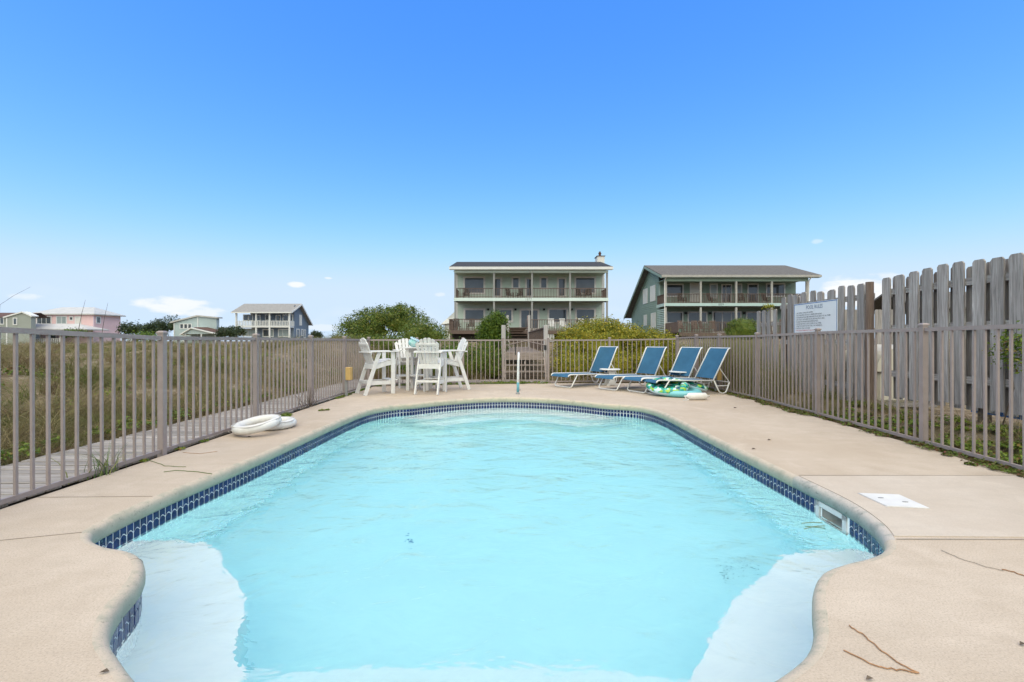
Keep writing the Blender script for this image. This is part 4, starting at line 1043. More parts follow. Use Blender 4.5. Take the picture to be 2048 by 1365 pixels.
# --- pink house
Hp = thing('beach_house', 'pink two-storey house with pale hipped roof at the far left', 'house', (-83, 87, -.3))
Z6 = 85.; xl, xm = pxX(64, Z6), pxX(187, Z6); yb6 = -xm*F/(1024-241); fl = front(Z6); zt6 = 6.1
siding(K(xl), K(xm), -.3, zt6, fl, .22).build('wall', M['pink'], Hp); siding(K(Z6), K(yb6), -.3, zt6, side_r(xm), .22).build('wall', M['pink'], Hp)
def hip(name, x0, x1, y0, y1, z0, z1, ins, mat, parent):
    ym = (y0+y1)/2; mb = MB()
    mb.add([(x0, y0, z0), (x1, y0, z0), (x1, y1, z0), (x0, y1, z0), (x0+ins, ym, z1), (x1-ins, ym, z1), (x0, y0, z0-.2), (x1, y0, z0-.2), (x1, y1, z0-.2), (x0, y1, z0-.2)],
           [(0, 1, 5, 4), (1, 2, 5), (2, 3, 4, 5), (3, 0, 4), (0, 6, 7, 1), (1, 7, 8, 2), (2, 8, 9, 3), (3, 9, 6, 0), (9, 8, 7, 6)])
    return mb.build(name, mat, parent)
hip('roof', xl-.5, xm+.6, Z6-.5, yb6+.6, zt6+.2, 7.75, 3.2, M['roofmetal'], Hp)
hip('porch_roof', pxX(10, 82), pxX(189, 82), 80.5, 84.95, 3.35, 4.35, 3.5, M['roofmetal'], Hp)
for x0, x1, y0, y1, gl, kw in ((75, 102, 634, 647.5, G, dict(mull=(.33, .67))), (114.5, 132.5, 634, 647.5, M['curtain'], dict(mull=(.5,))), (140.5, 145.5, 635, 640, G, {}), (152, 161, 635, 648, M['shade'], {}),
                               (70, 80, 668, 680, G, {}), (100, 112, 668, 680, G, {})): wpx(Hp, fl, Z6, x0, x1, y0, y1, M['white_trim'], gl, fw=.16, **kw)
ya, yb = -xm*F/(1024-193), -xm*F/(1024-199.5); window(Hp, side_r(xm), ya, yb, pxZ(646, 86), pxZ(635, 86), M['white_trim'], G, .16)
part_box(Hp, 'porch_floor', (pxX(13, 81), 80.8, .35), (pxX(124, 81), 84.95, .6), M['white_trim'])
railing(Hp, (pxX(13, 81), 80.9), (pxX(124, 81), 80.9), .6, 1.65, M['white_trim'], .35, .1, 'porch_railing')
for v in (14, 54, 96, 123): col_(Hp, pxX(v, 81), 80.9, -.3, 3.3, M['white_trim'], .22)
# --- grey house
Hg = thing('beach_house', 'grey-green gabled house with brown roof at the extreme left', 'house', (-92, 80, -.3))
Z7 = 78.; xg0, xg1, xpk = pxX(14, Z7), pxX(62, Z7), pxX(46, Z7); G7 = Matrix(((1, 0, 0, 0), (0, 0, 1, Z7+.4), (0, 1, 0, 0), (0, 0, 0, 1)))
mb = MB(); mb.prism([(xg0, -.3), (xg1, -.3), (xg1, pxZ(634, Z7)), (xpk, pxZ(625.5, Z7)), (xg0, pxZ(635, Z7))], .8, G7); mb.build('wall', M['greysid'], Hg)
siding(K(xg0-8), K(xg0), -.3, pxZ(635, Z7), front(Z7+.8), .22).build('wall', M['greysid'], Hg)
mb = MB(); mb.bar((xg0-.5, Z7+.4, pxZ(635.5, Z7)), (xpk, Z7+.4, pxZ(624.5, Z7)), 1.2, .22); mb.bar((xpk, Z7+.4, pxZ(624.5, Z7)), (xg1+.3, Z7+.4, pxZ(633.0, Z7)), 1.2, .22); mb.build('gable_roof', M['white_trim'], Hg)
mb = MB(); mb.add([(xg0-8, Z7+.4, pxZ(634, Z7)), (xg0+.1, Z7+.4, pxZ(634.5, Z7)), (xpk, Z7+3.0, pxZ(624, Z7)), (xg0-8, Z7+3.0, pxZ(623.5, Z7)), (xpk, Z7+4.5, pxZ(634, Z7)), (xg0-8, Z7+4.5, pxZ(634, Z7))], [(0, 1, 2, 3), (3, 2, 4, 5)]); mb.build('roof', M['roofbrown'], Hg)
part_box(Hg, 'corner_board', (xg0-.1, Z7-.06, -.3), (xg0+.1, Z7-.01, pxZ(636, Z7)), M['white_trim'])
wpx(Hg, front(Z7), Z7, 28, 33.5, 637.5, 649, M['white_trim'], G, fw=.14); wpx(Hg, front(Z7+.8), Z7+.8, 1.5, 7.5, 637, 648, M['white_trim'], G, fw=.14)
# --- roof beyond the wooden fence on the right
Hx = thing('beach_house', 'brown-roofed house glimpsed in slits between the right-hand fence boards', 'house', (52, 55, 0))
siding(K(49), K(62), 0, 5.0, front(55), .3).build('wall', M['greysid'], Hx); gable_roof(Hx, 48.3, 62.7, 54, 5.2, 59, 7.6, 64, 5.2, .2, M['roofgrey'])
wpx(Hx, front(55), 55, 1880, 1890, 610, 625, M['white_trim'], G)

# ------------------------------------------------------------------ porch seats
def porch_chair(name, label, mat, group):
    t = thing(name, label, 'chair', (0, 0, 0), 0, group)
    mb = MB(); mb.box((0, 0, .40), (.56, .55, .05)); mb.build('seat', mat, t, world=False)
    mb = MB()
    for k in range(5): mb.box((-.22+k*.11, .30+.08, .80), (.085, .025, .75), Matrix.Rotation(-.2, 3, 'X'))
    mb.build('backrest', mat, t, world=False)
    for sx in (-1, 1):
        for sy in (-1, 1):
            mb = MB(); mb.box((sx*.28, sy*.25, .31), (.05, .05, .62)); mb.build('leg', mat, t, world=False)
        mb = MB(); mb.box((sx*.29, 0, .635), (.09, .62, .03)); mb.build('armrest', mat, t, world=False)
    return t
def place_seats(proto, spots, z):
    base = proto['label']
    for i, (X, Y, rz) in enumerate(spots):
        o = proto if i == 0 else copy_tree(proto)
        o.location = (X, Y, z); o.rotation_euler = (0, 0, rz); o['label'] = ('leftmost ', 'second-from-left ', 'third-from-left ', 'fourth-from-left ', 'rightmost ')[-1 if i == len(spots)-1 else i]+base
c1 = porch_chair('porch_chair', 'dark chair on the balcony of the mint house', M['darkchair'], 'balcony chairs of the mint house')
place_seats(c1, [(pxX(933, 45.4), 45.5, .3), (pxX(1019, 45.4), 45.5, .5), (pxX(1038, 45.4), 45.5, -.5), (pxX(1160, 45.4), 45.5, .4), (pxX(1176, 45.4), 45.5, -.4)], 5.4)
c2 = porch_chair('porch_chair', 'white slatted chair on the lower deck of the mint house', M['white_trim'], 'white deck chairs of the mint house')
place_seats(c2, [(pxX(1104, 43), 43, .1), (pxX(1125, 43), 43, 0), (pxX(1165, 43), 43, .2), (pxX(1186, 43), 43, -.1)], 2.2)
c3 = porch_chair('porch_chair', 'dark chair on the lower deck of the mint house, left of the steps', M['darkchair'], 'dark deck chairs of the mint house')
place_seats(c3, [(pxX(915, 43), 43, .4), (pxX(941, 43), 43, -.2)], 2.2)
c4 = porch_chair('porch_chair', 'dark chair on the balcony of the sage green house', M['darkchair'], 'balcony chairs of the sage house')
place_seats(c4, [(pxX(1365, 45.4), 45.5, .2), (pxX(1425, 45.4), 45.5, .5), (pxX(1483, 45.4), 45.5, -.3), (pxX(1535, 45.4), 45.5, .3)], 4.9)
c5 = porch_chair('porch_chair', 'brown-grey chair on the lower deck of the sage green house', M['rail'], 'deck chairs of the sage house')
place_seats(c5, [(pxX(1365, 43), 43, .3), (pxX(1392, 43), 43, 0), (pxX(1408, 43), 43, .6), (pxX(1425, 43), 43, -.4)], 2.0)

# ------------------------------------------------------------------ tall white chairs and table
def bar_chair():
    t = thing('bar_chair', 'x', 'chair', (0, 0, 0), 0, 'tall white chairs round the bar table')
    m = M['white_poly']
    def B(name, *args, bevel=.003, **kw):
        mb = MB(); mb.bar(*args, **kw); return mb.build(name, m, t, world=False, bevel=bevel)
    for s in (-1, 1):
        x = s*.265
        B('leg', (x, .225, 0), (x, .225, .965), .030, .090)                         # front legs
        B('leg', (x, -.43, 0), (x, -.10, .965), .030, .085)                         # raked rear legs
        mb = MB(); pts = [(.30, .775), (.18, .775), (.02, .735), (-.24, .655), (-.26, .56), (-.10, .60), (.10, .655), (.30, .685)]
        mb.prism(pts, .028, Matrix(((0, 0, 1, x-s*.031), (1, 0, 0, 0), (0, 1, 0, 0), (0, 0, 0, 1)))); mb.build('seat_rail', m, t, world=False)
        B('side_stretcher', (x-s*.031, .25, .265), (x-s*.031, -.36, .265), .028, .085)
        mb = MB(); mb.box((s*.285, .03, .98), (.115, .66, .028)); mb.build('armrest', m, t, world=False, bevel=.006)
    for k in range(5):
        y = .27-k*.095; z = .79-max(0, .15-y)*.30 if y < .15 else .79
        mb = MB(); mb.box((0, y, z), (.50, .085, .022), Matrix.Rotation(.0 if k < 2 else .28, 3, 'X')); mb.build('seat_slat', m, t, world=False, bevel=.003)
    # fan back
    hs_ = [.60, .675, .71, .71, .675, .60]
    for k in range(6):
        u = (k-2.5)/2.5; b = Vector((u*.165, -.185, .635)); tp = Vector((u*.245, -.39, .635+hs_[k]*.92))
        d = (tp-b); L = d.length; d.normalize(); side = Vector((1, 0, 0)); side = (side-d*side.dot(d)).normalized(); nn = side.cross(d)
        w0, w1 = .056, .078; r_ = .02
        slope = -u*.045
        poly = [(-w0/2, 0), (w0/2, 0), (w1/2, L-.012+slope*.5-abs(u)*0), (w1/4, L+slope*.3), (-w1/4, L-slope*.3), (-w1/2, L-.012-slope*.5)]
        Mx = Matrix(((side.x, d.x, nn.x, b.x), (side.y, d.y, nn.y, b.y), (side.z, d.z, nn.z, b.z), (0, 0, 0, 1)))
        mb = MB(); mb.prism(poly, .020, Mx); mb.build('back_slat', m, t, world=False)
    mb = MB(); mb.box((0, -.325, .962), (.66, .075, .028)); mb.build('back_brace', m, t, world=False, bevel=.004)
    mb = MB(); mb.box((0, -.372, 1.145), (.49, .03, .055), Matrix.Rotation(.29, 3, 'X')); mb.build('back_brace', m, t, world=False, bevel=.003)
    mb = MB(); mb.box((0, -.235, .635), (.50, .028, .11)); mb.build('rear_apron', m, t, world=False, bevel=.003)
    mb = MB(); mb.box((0, -.365, .30), (.50, .028, .05)); mb.build('rear_stretcher', m, t, world=False, bevel=.003)
    for y in (.20, .30): mb = MB(); mb.box((0, y, .32), (.56 if y > .25 else .46, .085, .022)); mb.build('foot_rest', m, t, world=False, bevel=.003)
    return t
ch0 = bar_chair()
TC = Vector((-2.32, 11.42))
SP = [((-3.10, 10.62), -52, 'tall white slatted chair left of the bar table, turned to the right'),
      ((-1.88, 10.72), -8, 'tall white fan-backed chair nearest the pool, its back to the viewer'),
      ((-1.58, 11.45), 118, 'tall white slatted chair right of the bar table, turned to the left'),
      ((-2.75, 12.02), -155, 'tall white chair at the back of the bar table, mostly hidden')]
for i, ((x, y), a, lab) in enumerate(SP):
    o = ch0 if i == 0 else copy_tree(ch0)
    o.location = (x, y, 0); o.rotation_euler = (0, 0, R(a)); o['label'] = lab
tb = thing('bar_table', 'tall round white slatted table among the four tall white chairs', 'table', (TC.x, TC.y, 0))
for k in range(9):
    u = -.40+k*.10; hl = math.sqrt(max(.0, .455**2-u*u)); mb = MB(); mb.box((u, 0, 1.055), (.094, 2*hl, .026)); mb.build('top_slat', M['white_poly'], tb, world=False, bevel=.003)
for a in (0, math.pi/2):
    mb = MB(); mb.box((0, 0, .985), (.62, .03, .11), Matrix.Rotation(a+math.pi/4, 3, 'Z')); mb.build('apron', M['white_poly'], tb, world=False)
for sx in (-1, 1):
    for sy in (-1, 1):
        mb = MB(); mb.box((sx*.24, sy*.24, .52), (.075, .06, 1.04)); mb.build('leg', M['white_poly'], tb, world=False, bevel=.004)
    mb = MB(); mb.box((sx*.24, 0, .30), (.03, .42, .09)); mb.build('stretcher', M['white_poly'], tb, world=False)
mb = MB(); mb.box((0, 0, .36), (.44, .40, .025)); mb.build('shelf', M['white_poly'], tb, world=False)
bw_ = thing('glass_bowl', 'tilted teal glass bowl with a pale crinkled rim on the bar table', 'bowl', (-2.45, 11.12, 1.068))
Mt = Matrix.Translation((0, 0, .015)) @ Matrix.Rotation(R(24), 4, 'Y')
mb = MB(); mb.lathe([(.03, .0), (.085, .012), (.12, .06), (.125, .11), (.10, .155), (.08, .175)], 20, Mt); mb.build('body', M['teal_glass'], bw_, smooth=True, world=False)
mb = MB()
mb.tube([Mt @ Vector(((.085+.02*math.sin(k*2.4))*math.cos(2*math.pi*k/20), (.085+.02*math.sin(k*2.4))*math.sin(2*math.pi*k/20), .19+.018*math.sin(k*2.9))) for k in range(20)], .022, 6, closed=True); mb.build('rim', M['bluewhite'], bw_, smooth=True, world=False)

# ------------------------------------------------------------------ loungers
def arc_pts(a, b, c, n=5):
    """round the corner b between a and c"""
    a, b, c = Vector(a), Vector(b), Vector(c); return [a.lerp(b, t).lerp(b.lerp(c, t), t) for t in [k/n for k in range(n+1)]]
def lounger():
    t = thing('sun_lounger', 'x', 'sun lounger', (0, 0, 0), 0, 'blue sling loungers by the far fence'); m = M['white_metal']; r = .0165; w = .325; sh_ = .345
    for s in (-1, 1):
        y = s*w
        mb = MB(); mb.tube([(-.07, y, sh_-.045)]+arc_pts((-.05, y, sh_-.015), (-.02, y, sh_+.01), (.06, y, sh_+.008))+[(.3, y, sh_), (1.42, y, sh_-.03)], r, 8); mb.build('side_rail', m, t, smooth=True, world=False)
        mb = MB(); mb.tube([(1.40, y, sh_-.03), (1.78, y, .98)]+arc_pts((1.79, y, 1.0), (1.82, y, 1.045), (1.86, y, 1.055)), r, 8); mb.build('back_rail', m, t, smooth=True, world=False)
        mb = MB(); mb.tube([(1.42, y, sh_-.03)]+arc_pts((1.54, y, .09), (1.585, y, .0175), (1.66, y, .0175), 4)+arc_pts((1.67, y, .0175), (1.74, y, .0175), (1.77, y, .09), 4)+[(1.84, y, .27)], r, 8); mb.build('rear_leg', m, t, smooth=True, world=False)
        mb = MB(); mb.tube([(1.475, y, .19), (1.81, y, .19)], .010, 6); mb.build('leg_brace', m, t, world=False)
        mb = MB(); mb.tube([(1.84, y, .27), (1.57, y, .60)], .011, 6); mb.build('back_strut', m, t, world=False)
    fl_ = [(.26, -w, sh_)]+arc_pts((.075, -w, .08), (.055, -w, .0175), (.055, -w+.09, .0175))+arc_pts((.055, w-.09, .0175), (.055, w, .0175), (.075, w, .08))+[(.26, w, sh_)]
    mb = MB(); mb.tube(fl_, r, 8); mb.build('front_leg', m, t, smooth=True, world=False)
    for x, z in ((.9, sh_-.045), (1.36, sh_-.06)):
        mb = MB(); mb.tube([(x, -w, z), (x, w, z)], .012, 6); mb.build('cross_bar', m, t, world=False)
    mb = MB(); mb.tube([(1.84, -w, .27), (1.84, w, .27)], .012, 6); mb.build('cross_bar', m, t, world=False)
    mb = MB(); mb.tube([(1.855, -w, 1.05), (1.855, w, 1.05)], r, 8); mb.build('head_bar', m, t, world=False)
    def sheet(path, sag):
        mb = MB(); n = 8; V = []
        for off in (0, -.004):
            for i, (x, z) in enumerate(path):
                e = math.sin(math.pi*i/(len(path)-1)) if sag else 0
                for k in range(n+1):
                    u = -1+2*k/n; V.append((x, u*(w-.004), z+off-sag*e*(1-u*u)))
        L = len(path); q = (n+1); fs = []
        for i in range(L-1):
            for k in range(n): fs += [(i*q+k, i*q+k+1, (i+1)*q+k+1, (i+1)*q+k), (L*q+i*q+k, L*q+(i+1)*q+k, L*q+(i+1)*q+k+1, L*q+i*q+k+1)]
        mb.add(V, fs); return mb
    sheet([(-.075, sh_-.055), (-.055, sh_-.02), (-.01, sh_+.008), (.1, sh_+.008), (.4, sh_-.002), (.8, sh_-.012), (1.15, sh_-.022), (1.37, sh_-.03)], .025).build('seat_sling', M['sling'], t, smooth=True, world=False)
    sheet([(1.425, sh_+.015), (1.5, .47), (1.6, .65), (1.7, .83), (1.78, .975), (1.83, 1.045), (1.855, 1.07)], .03).build('back_sling', M['sling'], t, smooth=True, world=False)
    return t
lg0 = lounger()
LSP = [((1.30, 11.95), 37, 'blue sling lounger farthest left, nearest the gate'), ((2.34, 11.32), 32, 'second blue sling lounger from the gate, beside the white side table'),
       ((2.90, 10.80), 25, 'third blue sling lounger from the gate, just behind the front one'), ((3.16, 10.35), 15, 'blue sling lounger nearest the viewer with pool floats under it')]
for i, ((x, y), a, lab) in enumerate(LSP):
    o = lg0 if i == 0 else copy_tree(lg0)
    o.location = (x, y, 0); o.rotation_euler = (0, 0, R(a)); o['label'] = lab
def side_table(label, loc, rz):
    t = thing('side_table', label, 'table', loc, rz, 'white plastic side tables'); m = M['white_plastic']
    mb = MB(); mb.lathe([(.27, .425), (.285, .432), (.285, .448), (.275, .455)], 28); mb.build('table_top', m, t, world=False)
    for s in (-1, 1):
        mb = MB(); mb.prism([(-.17, 0), (-.17, .03), (-.10, .06), (-.075, .12), (-.085, .30), (-.12, .425), (.12, .425), (.085, .30), (.075, .12), (.10, .06), (.17, .03), (.17, 0), (.08, 0), (.05, .02), (-.05, .02), (-.08, 0)], .03,
                            Matrix(((1, 0, 0, 0), (0, 0, 1, s*.12), (0, 1, 0, 0), (0, 0, 0, 1)))); mb.build('pedestal', m, t, world=False)
    return t
side_table('round white plastic side table between the first two loungers', (2.70, 12.55, 0), .3)
side_table('white plastic side table half hidden behind the front lounger', (4.28, 11.55, 0), .3)

# ------------------------------------------------------------------ floats, fender, life rings
def torus(mb, Rm, r, n=40, k=14, sq=1.0):
    V = []; 
    for i in range(n):
        a = 2*math.pi*i/n
        for j in range(k):
            b = 2*math.pi*j/k; V.append(((Rm+r*math.cos(b))*math.cos(a), (Rm+r*math.cos(b))*math.sin(a), r*sq*math.sin(b)))
    mb.add(V, [(i*k+j, ((i+1) % n)*k+j, ((i+1) % n)*k+(j+1) % k, i*k+(j+1) % k) for i in range(n) for j in range(k)]); return mb
def place(o, loc, rx, ry, rz): o.location = loc; o.rotation_euler = (R(rx), R(ry), R(rz)); return o
def swim_float(label, loc, rot, Rm, r, top):
    t = thing('pool_float', label, 'float', loc, 0); t.rotation_euler = tuple(R(a) for a in rot)
    o = torus(MB(), Rm, r, sq=.8).build('tube', M['bluewhite'] if top else M['aquavinyl'], t, smooth=True, world=False)
    if top:
        o.data.materials.append(M['print'])
        for p in o.data.polygons:
            if p.center.z > r*.02: p.material_index = 1
        mb = MB(); mb.lathe([(Rm-r*.5, -.02), (Rm-r*.4, .0), (Rm-r*.5, .02)], 32); mb.build('bottom_sheet', M['print'], t, world=False)
        mb = MB(); mb.lathe([(.014, 0), (.014, .03), (.02, .035)], 8, Matrix.Translation((0, -Rm, r*.78))); mb.build('valve', M['white_plastic'], t, world=False)
    return t
swim_float('aqua inflatable ring lying flat on the deck under the printed floats', (3.72, 10.22, .075), (0, 0, 0), .42, .09, False)
swim_float('leaf-printed float with pale blue underside tilted under the front lounger', (3.50, 10.26, .205), (13, -7, 10), .36, .10, True)
swim_float('leaf-printed float farther back under the head of the front lounger', (4.22, 10.62, .19), (12, 8, 40), .25, .09, True)
fd = thing('boat_fender', 'short white foam float with rope ends beside the aqua ring', 'fender', (3.83, 9.42, .075)); fd.rotation_euler = (0, R(90), R(4))
mb = MB(); mb.lathe([(.018, -.27), (.02, -.22), (.055, -.20), (.074, -.17), (.075, .17), (.055, .20), (.02, .22), (.018, .27)], 18); mb.build('body', M['white_ring'], fd, smooth=True, world=False)
mb = MB(); mb.tube([(.0, 0, -.25), (.04, -.05, -.26), (.06, -.10, -.22), (.062, -.14, -.28), (.064, -.10, -.33), (.064, -.16, -.36)], .008, 6); mb.build('rope', M['white_ring'], fd, world=False)
def life_ring(label, loc, rot):
    t = thing('life_ring', label, 'life ring', loc, 0, 'white life rings on the deck'); t.rotation_euler = tuple(R(a) for a in rot)
    torus(MB(), .232, .062, 48, 16, .9).build('ring', M['white_ring'], t, smooth=True, world=False)
    for a in (75, 165, 255, 345):
        mb = MB(); c = Vector((.232*math.cos(R(a)), .232*math.sin(R(a)), 0)); d = Vector((math.cos(R(a)), math.sin(R(a)), 0)); tt = Vector((-d.y, d.x, 0))
        pts = [c+d*.0640*math.cos(b)+Vector((0, 0, .0640*.9*math.sin(b))) for b in [2*math.pi*k/14 for k in range(14)]]
        V = [p+tt*s*.022 for p in pts for s in (-1, 1)]; n = 14
        mb.add(V, [(2*i, 2*i+1, (2*i+3) % 28, (2*i+2) % 28) for i in range(n)]); mb.build('strap', M['white_ring'], t, world=False)
    mb = MB(); mb.tube([(.29*math.cos(R(a))*(1-.10*math.sin(R(a*2))**2), .29*math.sin(R(a))*(1-.10*math.sin(R(a*2))**2), .045) for a in range(0, 360, 12)], .006, 5, closed=True); mb.build('rope', M['grey_strap'], t, world=False)
    return t
life_ring('white life ring on the deck by the left fence, tilted on the other', (-3.36, 6.00, .122), (5, -9, 20))
life_ring('white life ring lying flat, half under the tilted one', (-3.36, 6.42, .058), (0, 0, 65))

# ------------------------------------------------------------------ handrail, boxes, pump housing
hr = thing('pool_handrail', 'white pool handrail with teal lower sleeve standing at the far coping', 'handrail', (.135, 10.45, 0))
path = [(.135, 10.45, 0), (.137, 10.45, .45)]+arc_pts((.145, 10.45, .74), (.155, 10.45, .93), (.16, 10.65, .93), 7)+arc_pts((.16, 11.05, .93), (.16, 11.25, .93), (.16, 11.25, .74), 7)+[(.16, 11.25, 0)]
mb = MB(); mb.tube(path, .0255, 12); mb.build('rail', M['white_metal'], hr, smooth=True)
mb = MB(); mb.tube([(.135, 10.45, .045), (.137, 10.45, .27)], .029, 12); mb.build('sleeve', M['tealwrap'], hr, smooth=True)
for y in (10.45, 11.25): mb = MB(); mb.lathe([(.05, 0), (.05, .02), (.034, .04)], 14, Matrix.Translation((.135 if y < 11 else .16, y, .0))); mb.build('escutcheon', M['greypost'], hr)
def tan_box(label, loc, h):
    t = thing('utility_box', label, 'box', loc)
    mb = MB(); mb.box((0, 0, h), (.11, .15, .28)); mb.build('housing', M['tan'], t, world=False, bevel=.01)
    mb = MB(); mb.box((-.0735, 0, h), (.035, .11, .24)); mb.build('bracket', M['greypost'], t, world=False)
    mb = MB(); mb.box((-.06, 0, h/2-.08), (.045, .045, h-.14)); mb.build('stake', M['greypost'], t, world=False)
tan_box('tan utility box on a grey stake by the left picket fence', (-3.60, 10.05, 0), .50)
tan_box('tan utility box by the fence behind the front lounger', (4.96, 10.95, 0), .42)
pu = thing('pump_housing', 'cream domed pump housing behind the weathered boards', 'pump cover', (6.45, 7.85, .14))
mb = MB(); mb.box2((6.02, 7.5, .20), (6.92, 8.3, .72)); mb.build('body', M['cream'], pu, bevel=.05)
mb = MB(); V = []; n = 16
for y_ in (7.44, 7.55, 8.25, 8.36):
    sc = .94 if y_ in (7.44, 8.36) else 1
    for k in range(n+1):
        a = math.pi*k/n; V.append((6.47-.50*math.cos(a), y_, .72+.44*sc*max(0, math.sin(a))**.75))
q = n+1; mb.add(V, [(i*q+k, i*q+k+1, (i+1)*q+k+1, (i+1)*q+k) for i in range(3) for k in range(n)]+[tuple(range(n, -1, -1)), tuple(range(3*q, 4*q))]); mb.build('hood', M['cream'], pu, smooth=False)
for y_, x_ in ((7.47, 6.17), (7.47, 6.75)): mb = MB(); mb.box2((x_-.02, y_-.02, .66), (x_+.02, y_+.02, .78)); mb.build('latch', M['greypost'], pu)
mb = MB(); mb.box2((5.98, 7.45, .14), (6.96, 8.35, .20)); mb.build('base', M['board'], pu)
mb = MB(); mb.box2((5.95, 5.0, .3), (6.05, 5.9, .36)); tag(mb.build('blue_tarp', M['bluetrim']), 'strip of blue tarpaulin at the foot of the right-hand boards', 'tarp')

# ------------------------------------------------------------------ plants
def leaves(C, Nrm, size, aspect=.5, jitter=.8):
    """one diamond leaf for each centre C with a rough facing Nrm"""
    n = len(C); N = Nrm+rng.normal(0, jitter, (n, 3)); N /= np.linalg.norm(N, axis=1, keepdims=True)+1e-9
    A = rng.normal(0, 1, (n, 3)); A -= N*(A*N).sum(1, keepdims=True); A /= np.linalg.norm(A, axis=1, keepdims=True)+1e-9
    B = np.cross(N, A); s = (size*rng.uniform(.6, 1.3, n))[:, None]
    V = np.stack([C-A*s*.5, C+B*s*aspect*.5+N*s*.06, C+A*s*.5, C-B*s*aspect*.5+N*s*.06], 1).reshape(-1, 3)
    return V, np.arange(4*n).reshape(-1, 4)
def crown_pts(lumps, n, clump=.16, per=14, shell=(.72, 1.02)):
    w = np.array([l[3]*l[4]+l[4]*l[5]+l[3]*l[5] for l in lumps]); w = w/w.sum(); Cs = []; Ns = []
    for l, f in zip(lumps, w):
        m = max(1, int(n*f/per)); d = rng.normal(0, 1, (m, 3)); d /= np.linalg.norm(d, axis=1, keepdims=True); d[:, 2] = np.where(d[:, 2] < -.35, -d[:, 2], d[:, 2])
        rad = rng.uniform(*shell, m)*(1+.10*np.sin(d[:, 0]*7+l[0])*np.cos(d[:, 1]*6+l[1])+.07*np.sin(d[:, 2]*11+l[0]*3))
        c = np.array(l[:3])+d*rad[:, None]*np.array(l[3:6])
        q = np.repeat(c, per, 0)+rng.normal(0, clump, (m*per, 3))*np.array([1, 1, .75]); Cs.append(q); Ns.append(np.repeat(d, per, 0)+np.array([0, 0, .6]))
    return np.concatenate(Cs), np.concatenate(Ns)
def shrub(name, label, cat, base, lumps, n, size, mat, group=None, clump=.16, stems=6, core=.62, per=14, sprigs=0, shell=(.72, 1.02), aspect=.5):
    t = thing(name, label, cat, base, 0, group)
    C, N = crown_pts(lumps, n, clump, per, shell)
    if sprigs:
        for k in range(sprigs):
            l = random.choice(lumps); a = random.uniform(0, 6.28); e = random.uniform(.2, 1.2)
            d = np.array([math.cos(a)*math.cos(e), math.sin(a)*math.cos(e), math.sin(e)]); p = np.array(l[:3])+d*np.array(l[3:6])*.95
            m = 26; tt = np.linspace(0, 1, m)[:, None]; dirv = d*.35+np.array([0, 0, .35])
            C = np.concatenate([C, p+dirv*tt*random.uniform(.5, 1.3)*max(.25, l[5]*.35)+rng.normal(0, .035+clump*.2, (m, 3))]); N = np.concatenate([N, np.repeat(d[None], m, 0)])
    V, Fq = leaves(C, N, size, aspect)
    cr = npmesh('crown', V-np.array(base), Fq, mat, t)
    if core:                                             # leafy heart of the crown, keeps daylight from showing right through
        mb = MB()
        for l in lumps:
            nn, kk = 10, 6; V2 = []
            for i in range(kk+1):
                ph = math.pi*i/kk
                for j in range(nn):
                    th = 2*math.pi*j/nn; r_ = core*(1+.12*math.sin(3*th+l[0])*math.sin(2*ph))
                    V2.append((l[0]+l[3]*r_*math.sin(ph)*math.cos(th), l[1]+l[4]*r_*math.sin(ph)*math.sin(th), l[2]+l[5]*r_*math.cos(ph)))
            mb.add(V2, [(i*nn+j, i*nn+(j+1) % nn, (i+1)*nn+(j+1) % nn, (i+1)*nn+j) for i in range(kk) for j in range(nn)])
        mb.build('inner_foliage', mat, t)
    mb = MB()
    for k in range(stems):
        l = lumps[k % len(lumps)]; b = Vector(base)+Vector((random.uniform(-.2, .2), random.uniform(-.1, .1), -.1)); e = Vector((l[0]+random.uniform(-.6, .6)*l[3], l[1]+random.uniform(-.6, .6)*l[4], l[2]+random.uniform(-.1, .6)*l[5]))
        md = b.lerp(e, .5)+Vector((random.uniform(-.15, .15), random.uniform(-.15, .15), .1)); s = max(.008, .03*max(l[3:6]))
        mb.tube([b, md, e], [s, s*.7, s*.25], 6)
    mb.build('trunk', M['bark'], t, smooth=True)
    return t
def L(x, y, Z, w, h, d=None):       # lump from its picture centre and size at the depth Z
    p = px(x, y, Z); k = Z/F; return (p.x, Z, p.z, w*k/2, (d or w*k/2), h*k/2)
# dark evergreen thicket left of the mint house
shrub('evergreen_shrub', 'broad dark evergreen shrub with wind-shaped crown left of the mint house', 'shrub', (pxX(760, 27), 27, .4),
      [L(745, 662, 27, 130, 70, 1.6), L(800, 650, 27, 110, 66, 1.6), L(760, 640, 27.4, 90, 50, 1.2), L(805, 630, 27, 50, 34, .9), L(712, 668, 26.6, 76, 50, 1.2)], 15000, .105, M['cedar'], None, .15, 18, .45, sprigs=130, shell=(.62, 1.07))
shrub('evergreen_shrub', 'lower rounded green shrub at the right foot of the dark evergreen', 'shrub', (pxX(850, 25), 25, .4),
      [L(842, 668, 25, 80, 60, 1.1), L(868, 676, 24.6, 60, 46, .9), L(826, 676, 24, 60, 50, .9)], 6000, .095, M['cedar'], None, .13, 6, .6, sprigs=20)
shrub('evergreen_shrub', 'dark low shrub behind the left fence corner', 'shrub', (pxX(700, 24), 24, .3),
      [L(690, 685, 24, 60, 30, .8), L(730, 690, 23, 80, 40, .9), L(775, 692, 22, 90, 44, .9)], 5000, .09, M['cedar'], None, .13, 6, .6, sprigs=10)
shrub('juniper_tree', 'upright bright green juniper beside the wooden steps', 'tree', (pxX(985, 19), 19, .2),
      [L(985, 700, 19, 66, 120, .7), L(988, 664, 19, 54, 60, .55), L(992, 642, 19, 36, 34, .4), L(970, 668, 19, 34, 44, .45), L(1002, 650, 19, 24, 40, .35)], 11000, .07, M['juniper'], None, .09, 6, .55, sprigs=30)
